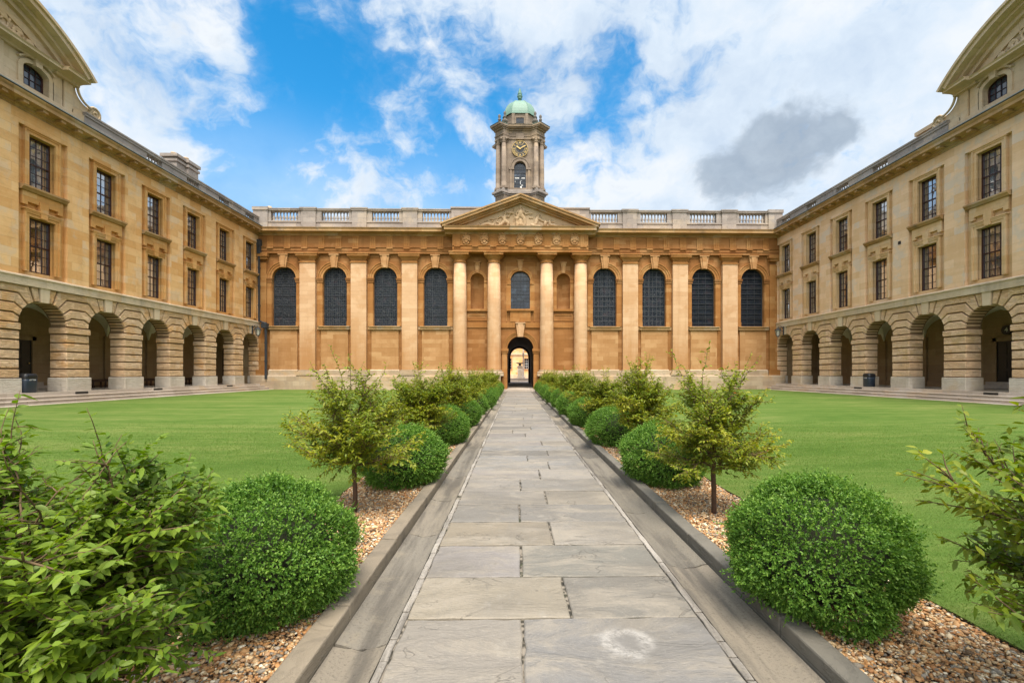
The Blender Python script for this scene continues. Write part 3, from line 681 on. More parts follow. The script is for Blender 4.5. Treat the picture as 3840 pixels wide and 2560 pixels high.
def relief(name, parent, strokes, mat, y, loc=(0, 0, 0), voxel=.035, flat=.55):
    """Carved figures: tapered strokes [(x, z), ...] with radii, fused into one skin."""
    mb = MB()
    for pts, rad in strokes:
        if not hasattr(rad, '__len__'): rad = [rad] * len(pts)
        for (x, z), r in zip(pts, rad): mb.ball((x, y, z), r, sy=flat * 1.5, seg=8, rings=6)
        if len(pts) > 1: mb.tube([(x, y, z) for x, z in pts], rad, 8)
    o = mb.build(name, mat, parent, loc)
    rm = o.modifiers.new('fuse', 'REMESH'); rm.mode = 'VOXEL'; rm.voxel_size = voxel; rm.use_smooth_shade = True
    return o
T = lambda *a: a
def figures():
    s = []
    # crowned seated figure in the middle
    s += [([(0, 15.02)], .12), ([(-.08, 15.14), (0, 15.2), (.08, 15.14)], .06), ([(0, 14.9), (0, 14.62), (0, 14.4)], [.1, .24, .22]),
          ([(-.2, 14.75), (-.38, 14.5), (-.25, 14.32)], [.1, .08, .07]), ([(.2, 14.75), (.42, 14.48), (.72, 14.55)], [.1, .08, .06]),
          ([(-.1, 14.35), (-.3, 14.12), (-.3, 13.75), (-.28, 13.5)], [.2, .18, .14, .12]), ([(.1, 14.35), (.3, 14.1), (.34, 13.75), (.3, 13.5)], [.2, .18, .15, .13]),
          ([(0, 14.0), (0, 13.6)], [.15, .2]), ([(-.55, 14.95), (-.55, 13.9)], .035), ([(.1, 14.9), (.5, 14.75), (.9, 14.62)], [.05, .06, .05]),
          ([(.74, 14.55), (.98, 14.55)], .05), ([(.8, 14.5), (.8, 14.2)], .03), ([(.95, 14.5), (.95, 14.2)], .03), ([(.72, 14.18), (1.02, 14.18)], .05)]
    # kneeling figure offering a model, with drapery and a beast
    s += [([(-1.25, 14.55)], .13), ([(-1.3, 14.42), (-1.35, 14.15), (-1.3, 13.95)], [.09, .18, .18]), ([(-1.25, 14.3), (-.95, 14.25), (-.85, 14.5)], [.08, .07, .06]),
          ([(-.95, 14.6), (-.72, 14.6)], .13), ([(-1.3, 13.95), (-1.0, 13.72), (-1.05, 13.5)], [.19, .15, .11]), ([(-1.3, 13.9), (-1.6, 13.6), (-1.9, 13.5)], [.18, .13, .08]),
          ([(-1.5, 14.3), (-1.9, 14.15), (-1.95, 13.85), (-1.7, 13.7)], [.05, .07, .07, .06]),
          ([(-2.25, 13.6)], .14), ([(-2.3, 13.55), (-2.7, 13.68), (-3.1, 13.58), (-3.2, 13.48)], [.12, .15, .13, .08]), ([(-2.3, 13.9), (-2.1, 14.1), (-2.45, 14.05)], .06),
          ([(-3.3, 13.75), (-3.45, 13.62), (-3.3, 13.55)], .06), ([(-3.7, 13.52), (-3.9, 13.45)], .07), ([(-4.1, 13.46), (-4.4, 13.43)], .05), ([(-2.7, 13.95), (-2.95, 13.88)], .05)]
    # bearded river figure with urn, cherub and reeds
    s += [([(1.45, 14.42)], .13), ([(1.48, 14.3), (1.45, 14.2)], .09), ([(1.4, 14.2), (1.3, 13.95), (1.25, 13.7)], [.14, .19, .18]), ([(1.5, 14.15), (1.75, 13.95), (2.1, 13.9)], [.08, .08, .06]),
          ([(1.2, 13.65), (.95, 13.6), (1.2, 13.5), (1.6, 13.48)], [.16, .14, .12, .09]), ([(1.6, 14.4), (1.72, 14.3), (1.62, 14.0)], .03), ([(1.6, 13.8), (1.5, 13.45)], .03), ([(1.72, 13.78), (1.66, 13.45)], .03),
          ([(2.05, 13.82), (2.0, 13.62)], [.15, .12]), ([(2.4, 14.02)], .11), ([(2.38, 13.9), (2.42, 13.68)], [.1, .12]), ([(2.45, 13.62), (2.8, 13.6), (3.0, 13.48)], [.1, .08, .06]), ([(2.3, 13.85), (2.1, 13.88)], .05), ([(2.55, 13.9), (2.75, 13.85)], .06)]
    for i in range(9): s.append(([(2.95 + .17 * i, 13.42), (3.0 + .17 * i + .05 * (i % 3), 13.85 - .045 * i)], [.035, .025]))
    return s
relief('tympanum_relief', chapel, figures(), M['relief'], -.90)
# parapet
b = MB()
for sg in (-1, 1):
    x0, x1 = sorted((sg * 5.5, sg * 22.15))
    b.box(x0, x1, .0, .42, 13.40, 14.02); b.box(x0, x1, -.06, .48, 14.02, 14.12)
    b.box(x0, x1, -.06, .48, 14.99, 15.10); b.box(x0, x1, -.10, .52, 15.10, 15.17)
    cuts = [(7.08 + 4.18 * k - 1.12, 7.08 + 4.18 * k + 1.12) for k in range(4)]
    xs = 5.5
    for c0, c1 in cuts + [(22.15, 22.2)]:
        x0, x1 = sorted((sg * xs, sg * c0)); b.box(x0, x1, .02, .40, 14.12, 14.99); xs = c1
    for p in (9.2, 13.4, 17.6):
        b.box(sg * p - .6, sg * p + .6, -.10, .46, 13.42, 14.99); b.box(sg * p - .66, sg * p + .66, -.17, .55, 14.99, 15.11); b.box(sg * p - .70, sg * p + .70, -.21, .58, 15.11, 15.22)
    x0, x1 = sorted((sg * 20.95, sg * 22.15)); b.box(x0, x1, -.10, .46, 13.42, 14.99); b.box(x0 - .05, x1 + .05, -.17, .55, 14.99, 15.26)
b.box(-5.75, 5.75, -.12, .55, 13.40, 15.20); b.box(-5.82, 5.82, -.2, .6, 15.20, 15.32)
para = b.build('parapet', M['grey'], chapel)
bm_ = baluster_mesh(.87, .115)
for cx in WINX: blusters(para, bm_, cx - 1.08, cx + 1.08, 8, .21, 14.12)
b = MB(); b.extr([(1.0, 13.35), (6.0, 15.05), (11.0, 13.35)], -17.0, 17.0); b.build('roof', M['lead'], chapel)
b = MB(); b.lathe(-21.3, .9, [(.16, 14.0), (.2, 15.5), (.17, 15.55), (.17, 15.62)], 10); b.build('chimney_pot', M['pot'], chapel)

# ================================================================== clock tower
TY = 43.5
tower = empty('clock_tower', (0, TY, 13.3), label='stone clock tower with paired columns, gilded clock and green copper dome', cat='tower')
Z0 = 13.3
def plan(a, b_, c, d):
    q = [(-a, -b_), (-b_, -a), (-c, -d), (c, -d), (b_, -a), (a, -b_), (d, -c), (d, c), (a, b_), (b_, a), (c, d), (-c, d), (-b_, a), (-a, b_), (-d, c), (-d, -c)]
    return q
def stage(mb, a, b_, c, d, z0, z1): mb.prismz(plan(a, b_, c, d), z0 - Z0, z1 - Z0)
b = MB(); stage(b, 2.28, 1.44, .92, 1.80, 13.3, 17.75)
b.build('base_stage', M['tower'], tower)
b = MB(); stage(b, 2.40, 1.52, .95, 1.92, 17.70, 17.84); stage(b, 2.60, 1.68, 1.0, 2.08, 17.84, 18.02); stage(b, 2.40, 1.52, .95, 1.92, 18.02, 18.25)
b.build('base_cornice', M['grey'], tower)
# belfry core: four faces with arched openings, diagonal piers behind the columns
b = MB()
core = [(-1.45, -1.72), (-.92, -1.72), (.92, -1.72), (1.45, -1.72), (1.72, -1.45), (1.72, 1.45), (1.45, 1.72), (-1.45, 1.72), (-1.72, 1.45), (-1.72, -1.45)]
for k in range(4):
    mb = MB(); mb.arch_wall(-1.42, 1.42, 18.25 - Z0, 23.6 - Z0, 0, .54, 18.45 - Z0, 20.32 - Z0, -1.76, -1.45)
    mb.box(-.95, -.72, -1.86, -1.7, 18.25 - Z0, 20.1 - Z0); mb.box(.72, .95, -1.86, -1.7, 18.25 - Z0, 20.1 - Z0)
    mb.box(-1.02, -.55, -1.90, -1.7, 20.1 - Z0, 20.34 - Z0); mb.box(.55, 1.02, -1.90, -1.7, 20.1 - Z0, 20.34 - Z0)
    mb.arch_ring(0, 20.34 - Z0, .54, .80, -1.88, -1.7); mb.arch_ring(0, 20.34 - Z0, .80, .88, -1.93, -1.7)
    mb.box(-.95, .95, -1.82, -1.7, 20.34 - Z0, 23.3 - Z0) if False else None
    mb.box(-.36, .36, -1.92, -1.7, 22.85 - Z0, 23.42 - Z0)
    Rm = Matrix.Rotation(math.pi / 2 * k, 3, 'Z')
    b.add([tuple(Rm @ Vector(v)) for v in mb.v], mb.f)
for sx in (-1, 1):
    for sy in (-1, 1):
        p = [(sx * 1.40, sy * 1.78), (sx * 1.78, sy * 1.40), (sx * 1.3, sy * .95), (sx * .95, sy * 1.3)]
        b.prismz(p, 18.25 - Z0, 23.55 - Z0)
b.build('belfry_wall', M['tower'], tower, recalc=False)
b = MB(); b.box(-1.6, 1.6, -1.6, 1.6, 23.3 - Z0, 23.5 - Z0); b.box(-1.7, 1.7, -1.7, 1.7, 18.2 - Z0, 18.3 - Z0); b.build('belfry_floor', M['joint'], tower)
for k in range(4):
    b = MB(); b.prism(arch_pane(.55, 18.45 - Z0, 20.32 - Z0), -1.56, -1.53); wn = b.build('louvre_window', M['lead_plain'], tower, rz=math.pi / 2 * k)
    f = MB()
    for x in (-.27, 0, .27): f.box(x - .015, x + .015, -1.60, -1.56, 18.45 - Z0, 20.75 - Z0)
    for i in range(1, 6): f.box(-.54, .54, -1.60, -1.56, 18.45 + .36 * i - Z0 - .012, 18.45 + .36 * i - Z0 + .012)
    f.build('lead_frame', M['iron'], wn)
    if k == 0:
        f = MB()
        for x0, x1, z0, z1 in ((-.46, -.08, 19.38, 19.46), (.14, .46, 19.38, 19.46), (.02, .06, 18.85, 19.2), (.06, .2, 19.16, 19.2), (.1, .3, 18.72, 18.84), (.02, .16, 18.52, 18.66), (-.46, -.42, 19.05, 19.2)):
            f.box(x0, x1, -1.585, -1.565, z0 - Z0, z1 - Z0)
        f.build('torn_mesh', M['white'], wn)
b = MB(); H0, H1 = 18.25 - Z0, 22.45 - Z0
b.box(-.34, .34, -.34, .34, H0, H0 + .10); b.lathe(0, 0, [(.33, H0 + .1), (.34, H0 + .16), (.28, H0 + .22), (.30, H0 + .28), (.245, H0 + .34), (.24, H0 + 1.6), (.205, H1)], 14)
colm = b.mesh('tower_column', M['tower'])
b = MB(); b.lathe(0, 0, [(.21, H1 - .02), (.25, H1 + .05), (.23, H1 + .1), (.26, H1 + .2), (.30, H1 + .3)], 12)
for sx in (-1, 1):
    for sy in (-1, 1): b.ball((sx * .24, sy * .24, H1 + .27), .10, seg=8, rings=6)
b.box(-.30, .30, -.30, .30, H1 + .32, H1 + .42)
capm = b.mesh('column_capital', M['tower'])
CP = []
for sx in (-1, 1):
    for sy in (-1, 1): CP += [(sx * 1.46, sy * 2.0), (sx * 2.0, sy * 1.46)]
for x, y in CP:
    c = link('tower_column', colm, tower, (x, y, 0)); link('column_capital', capm, c)
b = MB(); stage(b, 2.30, 1.50, .92, 1.84, 22.87, 23.12); stage(b, 2.36, 1.55, .92, 1.88, 23.12, 23.20); stage(b, 2.28, 1.48, .92, 1.84, 23.20, 23.62)
b.build('entablature', M['tower'], tower)
b = MB(); stage(b, 2.40, 1.56, .95, 1.95, 23.62, 23.76); stage(b, 2.62, 1.74, 1.05, 2.16, 23.76, 23.86); stage(b, 2.74, 1.82, 1.1, 2.26, 23.86, 24.02)
b.build('cornice', M['tower'], tower)
b = MB(); b.prismz(plan(2.78, 1.85, 1.12, 2.30), 24.02 - Z0, 24.12 - Z0, sc=.9); b.build('copper_flashing', plain('dull_copper', (0.13, 0.20, 0.165), 0.6, var=0.3, vs=3), tower)
def octa(r, h): return [(-h, -r), (h, -r), (r, -h), (r, h), (h, r), (-h, r), (-r, h), (-r, -h)]
b = MB(); b.prismz(octa(1.52, .74), 24.05 - Z0, 25.4 - Z0); b.prismz(octa(1.60, .80), 24.05 - Z0, 24.35 - Z0)
for k in range(4):
    mb = MB()
    for x in (-.62, .62): mb.box(x - .13, x + .13, -1.60, -1.45, 24.3 - Z0, 25.4 - Z0)
    for x0, x1, z0, z1 in ((-.46, .46, 25.0, 25.1), (-.46, -.36, 24.45, 25.0), (.36, .46, 24.45, 25.0)): mb.box(x0, x1, -1.58, -1.45, z0 - Z0, z1 - Z0)
    Rm = Matrix.Rotation(math.pi / 2 * k, 3, 'Z'); b.add([tuple(Rm @ Vector(v)) for v in mb.v], mb.f)
att = b.build('attic_stage', M['tower'], tower)
b = MB(); b.box(-.36, .36, -1.535, -1.5, 24.5 - Z0, 25.0 - Z0); b.build('attic_window', M['lead_plain'], tower)
b = MB(); prof_ = [(1.0, 25.40), (1.0, 25.46), (.93, 25.47)] + [(.90 * math.cos(t) ** .85 if t < 1.5 else .10, 25.47 + 1.78 * math.sin(t)) for t in [math.pi / 2 * i / 10 for i in range(0, 11)]]
o8 = octa(1.62, .84); vs = []; fs = []
for f_, z in prof_: vs += [(x * f_, y * f_, z - Z0) for x, y in o8]
for i in range(len(prof_) - 1): fs += [(i * 8 + j, i * 8 + (j + 1) % 8, (i + 1) * 8 + (j + 1) % 8, (i + 1) * 8 + j) for j in range(8)]
fs.append(tuple(range((len(prof_) - 1) * 8, len(prof_) * 8))); b.add(vs, fs)
for j in range(8):
    b.tube([(o8[j][0] * f_, o8[j][1] * f_, z - Z0) for f_, z in prof_[2:]], .03, 5)
b.build('copper_dome', M['verdigris'], tower)
b = MB(); zb = 27.2 - Z0
b.lathe(0, 0, [(.20, zb), (.14, zb + .12), (.12, zb + .38), (.2, zb + .42), (.2, zb + .46), (.15, zb + .5), (.25, zb + .62), (.26, zb + .72), (.17, zb + .8), (.22, zb + .86), (.2, zb + .95), (.13, zb + 1.2), (.04, zb + 1.45), (.01, zb + 1.5)], 12)
b.build('finial', plain('dark_verdigris', (0.07, 0.17, 0.13), 0.6, var=0.3), tower)
b = MB(); b.lathe(0, 0, [(.20, 0), (.20, .08), (.10, .12), (.12, .18), (.27, .32), (.29, .46), (.22, .54), (.10, .60), (.09, .72), (.16, .80), (.15, .86), (.08, .90), (.10, 1.0), (.13, 1.12), (.11, 1.24), (.03, 1.32)], 10)
um = b.mesh('stone_urn', plain('dark_weathered_stone', (0.13, 0.115, 0.10), 0.9, var=0.3, vs=4))
for x, y in CP: link('stone_urn', um, tower, (x * .95, y * .95, 24.06 - Z0))
# clock faces
for k in range(2):
    rz = 0 if k == 0 else math.pi / 2 * (2 * k - 1)
    b = MB(); n = 40
    pr = [(.73 * math.cos(2 * math.pi * i / n), .73 * math.sin(2 * math.pi * i / n)) for i in range(n)]
    b.prism(pr, -1.86, -1.70)
    ck = b.build('clock_dial', M['dial'], tower, (0, 0, 21.98 - Z0), rz)
    f = MB(); f.arch_ring(0, 0, .71, .735, -1.90, -1.8, t0=0, t1=2 * math.pi, n=40); f.arch_ring(0, 0, .40, .415, -1.875, -1.85, t0=0, t1=2 * math.pi, n=40)
    f.build('gilt_rim', M['gold'], ck)
    f = MB()
    nums = ['XII', 'I', 'II', 'III', 'IIII', 'V', 'VI', 'VII', 'VIII', 'IX', 'X', 'XI']
    for i, s_ in enumerate(nums):
        wd = {'I': .062, 'V': .13, 'X': .13}; tw = sum(wd[c] for c in s_); x = -tw / 2; a = -2 * math.pi * i / 12
        ca, sa = math.cos(a), math.sin(a)
        def put(poly):
            f.prism([(px * ca - pz * sa, px * sa + pz * ca) for px, pz in poly], -1.885, -1.85)
        r0, r1 = .48, .655; t_ = .012
        for c in s_:
            m_ = x + wd[c] / 2; hw2 = wd[c] / 2 - .02
            if c == 'I': put([(m_ - t_, r0), (m_ + t_, r0), (m_ + t_, r1), (m_ - t_, r1)])
            elif c == 'X':
                put([(m_ - hw2 - t_, r1), (m_ - hw2 + t_, r1), (m_ + hw2 + t_, r0), (m_ + hw2 - t_, r0)]); put([(m_ + hw2 - .013, r1), (m_ + hw2 + .013, r1), (m_ - hw2 + .013, r0), (m_ - hw2 - .013, r0)])
            else:
                put([(m_ - hw2 - t_, r1), (m_ - hw2 + t_, r1), (m_ + t_, r0), (m_ - t_, r0)]); put([(m_ + hw2 - .013, r1), (m_ + hw2 + .013, r1), (m_ + .013, r0), (m_ - .013, r0)])
            x += wd[c]
    f.build('roman_numerals', M['gold'], ck)
    for nm, L, wd, ah in (('hour_hand', .40, .05, 10 + 10 / 60), ('minute_hand', .64, .036, 2.0)):
        f = MB(); a = -2 * math.pi * ah / 12; ca, sa = math.cos(a), math.sin(a)
        poly = [(-wd * .6, -.1), (wd * .6, -.1), (wd, L * .6), (wd * 1.5 if nm[0] == 'h' else wd, L * .72), (0, L), (-wd * 1.5 if nm[0] == 'h' else -wd, L * .72), (-wd, L * .6)]
        f.prism([(px * ca - pz * sa, px * sa + pz * ca) for px, pz in poly], -1.93 if nm[0] == 'h' else -1.95, -1.91 if nm[0] == 'h' else -1.93); f.build(nm, M['gold'], ck)

# ================================================================== back court seen through the passage
b = MB(); b.box(-26, 26, 50.4, 80, -.2, .46); tag(b.build('court_paving', M['step']), kind='structure')
rear = empty('residential_building', (0, 76, .4), label='cream stone building with sash windows seen through the dark archway', cat='building')
b = MB()
xs = [-7.2, -4.4, -1.6, 1.5, 4.4, 7.2]
xe = [-26] + [v for x in xs for v in (x - .48, x + .48)] + [26]
for i in range(0, len(xe), 2): b.box(xe[i], xe[i + 1], 0, .5, 0, 11)
for x in xs:
    b.box(x - .48, x + .48, .004, .5, 0, 1.75); b.box(x - .48, x + .48, .004, .5, 3.5, 4.9); b.box(x - .48, x + .48, .004, .5, 6.8, 11)
b.box(-26, 26, .5, 8, 0, 11)
b.build('wall', M['wing_l'], rear)
b = MB(); b.extr([(.02, 3.95), (-.12, 4.0), (-.2, 4.15), (-.2, 4.3), (.02, 4.4)], -26, 26); b.extr([(.02, 0), (-.15, 0), (-.15, .8), (.02, .85)], -26, 26); b.build('string_course', M['key'], rear)
for x in xs:
    for z, h in ((1.75, 1.75), (4.9, 1.9)):
        f = MB(); f.box(x - .62, x - .48, -.05, .1, z - .1, z + h + .12); f.box(x + .48, x + .62, -.05, .1, z - .1, z + h + .12); f.box(x - .48, x + .48, -.05, .1, z + h, z + h + .12); f.box(x - .68, x + .68, -.12, .1, z - .12, z)
        wn = f.build('window', M['cream'], rear)
        f = MB(); f.box(x - .48, x + .48, .3, .32, z, z + h); f.build('pane', M['lead_plain'], wn)
        f = MB()
        for q in (-.47, -.16, .16, .47): f.box(x + q - .02, x + q + .02, .24, .3, z, z + h)
        for q in range(5): f.box(x - .48, x + .48, .245, .3, z + h * q / 4 - .018, z + h * q / 4 + .018)
        f.build('sash', M['white'], wn)
ped = empty('stone_pedestal', (.15, 60, .46), label='pale square pedestal with a dark shallow bowl beyond the archway', cat='pedestal')
b = MB(); b.box(-1.9, 1.9, -1.9, 1.9, 0, .16); b.box(-1.3, 1.3, -1.3, 1.3, .16, .34); b.build('stepped_base', M['grey'], ped)
b = MB(); b.box(-.40, .40, -.40, .40, .34, .5); b.box(-.31, .31, -.31, .31, .5, 1.75); b.box(-.36, .36, -.36, .36, 1.75, 1.85); b.box(-.40, .40, -.40, .40, 1.85, 1.95); b.build('shaft', M['base'], ped)
b = MB(); b.lathe(0, 0, [(.24, 1.95), (.2, 2.05), (.12, 2.1), (.2, 2.2), (.5, 2.32), (.52, 2.38), (.4, 2.38)], 14); b.build('bowl', M['iron'], ped)
lp = empty('lamp_post', (.62, 62, .46), label='slender grey lamp post standing behind the stone pedestal', cat='lamp post')
b = MB(); b.lathe(0, 0, [(.25, 0), (.22, .5), (.12, .6), (.09, 3.6), (.16, 3.7), (.08, 3.8), (.06, 4.6)], 10); b.build('post', M['grey'], lp)
b = MB(); b.lathe(0, 0, [(.1, 4.6), (.24, 5.2), (.27, 5.22), (.05, 5.5)], 6, sm=False); b.build('lantern', M['iron'], lp)
# ================================================================== residential wings
BAY = 3.2; ZP = 0.64; ZS = 3.66; RA = 1.03; TH = 0.80
def bay_y(k): return FY - 1.28 - BAY * k
NB = 9
def arc(t0, t1, n=5): return [(RA * math.cos(R(t0 + (t1 - t0) * i / n)), RA * math.sin(R(t0 + (t1 - t0) * i / n))) for i in range(n + 1)]
# shared window meshes (origin: centre of the opening at its foot, y = 0 on the wall plane)
HW = 0.57
def surround(H, upper):
    b = MB(); w0, w1, w2 = HW, HW + .13, HW + .21
    for sg in (-1, 1):
        x0, x1 = sorted((sg * w0, sg * w1)); b.box(x0, x1, .06, .2, 0, H + .13)
        x0, x1 = sorted((sg * w1, sg * w2)); b.box(x0, x1, .02, .2, 0, H + .20)
    b.box(-w0, w0, .06, .2, H, H + .13); b.box(-w1, w1, .02, .2, H + .13, H + .20)
    if upper:
        b.box(-w2 - .05, w2 + .05, -.03, .16, H + .20, H + .25)
    return b.mesh('window_surround', None)
sash_cache = {}
def sash_mesh(H):
    b = MB(); y0, y1 = .34, .40
    b.box(-HW, -HW + .07, y0 - .02, y1 + .02, 0, H); b.box(HW - .07, HW, y0 - .02, y1 + .02, 0, H); b.box(-HW, HW, y0 - .018, y1 + .018, H - .07, H); b.box(-HW, HW, y0 - .019, y1 + .019, 0, .08)
    b.box(-HW + .06, HW - .06, y0 - .01, y1 + .01, H / 2 - .03, H / 2 + .03)
    iw = 2 * (HW - .07)
    for i in (1, 2, 3):
        x = -iw / 2 + iw * i / 4; b.box(x - .012, x + .012, y0 + .01, y1 - .005, .05, H - .05)
    for i in (1, 2, 4, 5):
        z = H * i / 6; b.box(-HW + .06, HW - .06, y0 + .012, y1 - .007, z - .012, z + .012)
    return b.mesh('sash', M['maroon'])
def pane_mesh(H):
    b = MB(); b.add([(-HW + .05, .375, .05), (HW - .05, .375, .05), (HW - .05, .375, H - .05), (-HW + .05, .375, H - .05)], [(0, 1, 2, 3)])
    return b.mesh('pane', M['glass'], recalc=False)
def curtain_mesh(H, wfrac, tie, seed):
    rn = random.Random(seed); b = MB(); n = 14; rows = 8
    for sg in (-1, 1):
        vs = []
        for r in range(rows + 1):
            z = H * .03 + H * .94 * r / rows
            wd = wfrac * HW * (1 - tie * math.exp(-((r / rows - .42) / .22) ** 2) - tie * .5 * (1 - r / rows))
            for i in range(n + 1):
                u = i / n; vs.append((sg * (HW - wd * u), .47 + .035 * math.sin(u * 19 + seed + r * .1) + .01 * rn.random(), z))
        b.add(vs, [(r * (n + 1) + i, r * (n + 1) + i + 1, (r + 1) * (n + 1) + i + 1, (r + 1) * (n + 1) + i) for r in range(rows) for i in range(n)], 0, True)
    return b.mesh('curtain', M['curtain'], recalc=False)
HL, HU = 2.42, 2.34; ZL, ZU = 5.95, 9.63
SA = {HL: sash_mesh(HL), HU: sash_mesh(HU)}; PA = {HL: pane_mesh(HL), HU: pane_mesh(HU)}
CU = {h: [curtain_mesh(h, f, t, s) for f, t, s in ((.62, .0, 1), (.8, .40, 2), (.99, .0, 3), (.5, .1, 4))] for h in (HL, HU)}
wing_bal = baluster_mesh(.48, .085)

def wing(side):
    s = 1 if side == 'L' else -1
    wm = M['wing_l'] if side == 'L' else M['wing_r']; rm_ = M['recess_l'] if side == 'L' else M['recess_r']; pmn = M['pier'] if side == 'L' else M['pier_r']
    root = empty('residential_wing', (-WX, 0, 0) if side == 'L' else (WX, 0, 0), R(90) if side == 'L' else R(-90),
                 label='warm honey stone wing whose arcade shelters wooden benches' if side == 'L' else 'pale straw stone wing with lidded navy bin standing at its arcade', cat='building', group='arcaded wings of the quadrangle')
    X = lambda y: s * y
    def bx(mb, ya, yb, *a, **k):
        x0, x1 = sorted((X(ya), X(yb))); mb.box(x0, x1, *a, **k)
    yend = bay_y(NB - 1) - 1.6
    rnd = random.Random(11 if s > 0 else 23)
    # ---- arcade: backing core, rusticated blocks, keystones, plinths
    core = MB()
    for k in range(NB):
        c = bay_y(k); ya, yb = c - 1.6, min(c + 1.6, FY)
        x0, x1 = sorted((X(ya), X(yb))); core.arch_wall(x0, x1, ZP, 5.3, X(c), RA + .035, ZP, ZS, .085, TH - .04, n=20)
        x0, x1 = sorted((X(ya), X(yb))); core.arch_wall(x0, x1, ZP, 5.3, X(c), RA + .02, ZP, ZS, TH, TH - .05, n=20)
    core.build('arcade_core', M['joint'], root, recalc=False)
    g = .033
    def blocks(mb, pc, left, right, tl=1.6, tr=1.6):
        J = [((RA, 0), (1.6, 0)), None]
        P = [14.6, 33, 51, 67]; K = [(1.28, .42), (1.22, .84), (1.05, 1.27)]; A = [0] + P
        def half(i, tmax):
            lo = [(tmax, 0)] if i == 0 else [(tmax, K[i - 1][1])] + ([K[i - 1]] if K[i - 1][0] < tmax - .02 else [])
            hi = [(tmax, 1.64), (.62, 1.64)][::-1] if i == 3 else ([K[i]] if K[i][0] < tmax - .02 else []) + [(tmax, K[i][1])]
            if i == 3: hi = [(.62, 1.64), (tmax, 1.64)]
            return lo + arc(A[i], A[i + 1]) + hi
        for i in range(4):
            if left and right:
                h = half(i, 1.6)
                p = [(t - 1.6, z) for t, z in h] + [(1.6 - t, z) for t, z in h[::-1] if abs(t - 1.6) > 1e-6]
            else:
                d = 1 if left else -1; tm = tl if left else tr
                p = [(d * (t - 1.6), z) for t, z in half(i, tm)]
            p = inset([(X(pc) + s * x, ZS + z) for x, z in p], g); mb.prism(p, rnd.uniform(-.012, .012), TH)
        for d, ok in ((-1, left), (1, right)):
            if not ok: continue
            p = [arc(67, 81, 3)[0], (.62, 1.64), (.235, 1.64), arc(67, 81, 3)[-1]]
            mb.prism(inset([(X(pc) + s * d * (1.6 - t), ZS + z) for t, z in p], g), rnd.uniform(-.012, .012), TH)
        hl = .57 if left else 1.6 - tr - .001; hr = .57 if right else 1.6 - tl
        ya, yb = pc - (.57 if left else (tr - 1.6)), pc + (.57 if right else 0)
        if left and not right: ya, yb = pc - .57, pc + (tl - 1.6)
        if right and not left: ya, yb = pc - (tr - 1.6), pc + .57
        zs = [1.27, 1.68, 2.09, 2.50, 2.92, 3.33]
        for z0, z1 in zip(zs[:-1], zs[1:]): bx(mb, ya, yb, rnd.uniform(-.012, .014), TH, z0 + g, z1 - g)
        bx(mb, ya - .035, yb + .035, -.035, TH + .03, 3.33 + g, ZS - g)
    def pier(fn):
        pb = MB(); fn(pb); soft(pb.build('rusticated_pier', pmn, root), .018, 1)
    def plinth(ya, yb):
        base = MB(); bx(base, ya, yb, -.06, TH + .06, ZP - .1, 1.27); soft(base.build('pier_plinth', M['base'], root), .03, 2)
    # in wing coordinates "left" is towards smaller y
    for k in range(NB):
        pc = bay_y(k) - 1.6
        pier((lambda m: blocks(m, pc, True, True)) if k < NB - 1 else (lambda m: blocks(m, pc, False, True, tr=1.6)))
        plinth(pc - .63, pc + .63)
    pier(lambda m: blocks(m, FY - 1.28 + 1.6, True, False, tl=1.28))
    plinth(FY - .31, FY)
    kb = MB(); kb.prism([(-.165, .985), (.165, .985), (.215, 1.64), (-.215, 1.64)], -.055, TH); km = kb.mesh('keystone', M['key'])
    for k in range(NB): link('keystone', km, root, (X(bay_y(k)), 0, ZS))
    # ---- string course
    b = MB(); x0, x1 = sorted((X(yend), X(FY + .0)))
    b.extr([(.3, 5.28), (-.10, 5.28), (-.10, 5.60), (-.14, 5.63), (-.14, 5.68), (.02, 5.76), (.3, 5.76)], x0, x1)
    b.build('string_course', M['string'], root)
    # ---- upper wall, recessed window strips
    b = MB()
    edges = [FY + .3] + [v for k in range(NB) for v in (bay_y(k) + 1.06, bay_y(k) - 1.06)] + [yend]
    for i in range(0, len(edges), 2): bx(b, edges[i + 1], edges[i], 0, .6, 5.7, 12.22)
    bx(b, yend, FY + .3, 0, .6, 12.22, 12.86)
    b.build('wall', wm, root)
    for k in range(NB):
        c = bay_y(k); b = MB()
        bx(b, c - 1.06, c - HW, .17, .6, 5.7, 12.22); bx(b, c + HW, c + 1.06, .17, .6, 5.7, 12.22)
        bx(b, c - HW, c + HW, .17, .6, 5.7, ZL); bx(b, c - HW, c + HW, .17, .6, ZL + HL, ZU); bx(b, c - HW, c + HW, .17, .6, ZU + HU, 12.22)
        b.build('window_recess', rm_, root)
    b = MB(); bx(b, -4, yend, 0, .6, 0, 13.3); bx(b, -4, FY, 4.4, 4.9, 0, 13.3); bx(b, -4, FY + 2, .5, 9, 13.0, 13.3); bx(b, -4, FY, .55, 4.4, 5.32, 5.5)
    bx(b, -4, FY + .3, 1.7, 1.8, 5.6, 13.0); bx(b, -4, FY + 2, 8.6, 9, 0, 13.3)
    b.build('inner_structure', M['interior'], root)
    # ---- windows
    sl = surround(HL, False); su = surround(HU, True); sl.materials.clear(); su.materials.clear()
    sl.materials.append(rm_); su.materials.append(rm_)
    b = MB(); b.extr([(.18, -.02), (-.17, -.02), (-.17, -.08), (-.11, -.13), (-.06, -.20), (.18, -.20)], -1.0, 1.0); b.extr([(.40, .06), (.40, 0), (-.17, -.02), (-.17, 0)], -1.0, 1.0)
    sill = b.mesh('window_sill', M['cornice'])
    b = MB(); b.prism([(-.88, .46), (-.66, .46), (-.66, .60), (.66, .60), (.66, .46), (.88, .46), (.88, 1.05), (-.88, 1.05)], .03, .18)
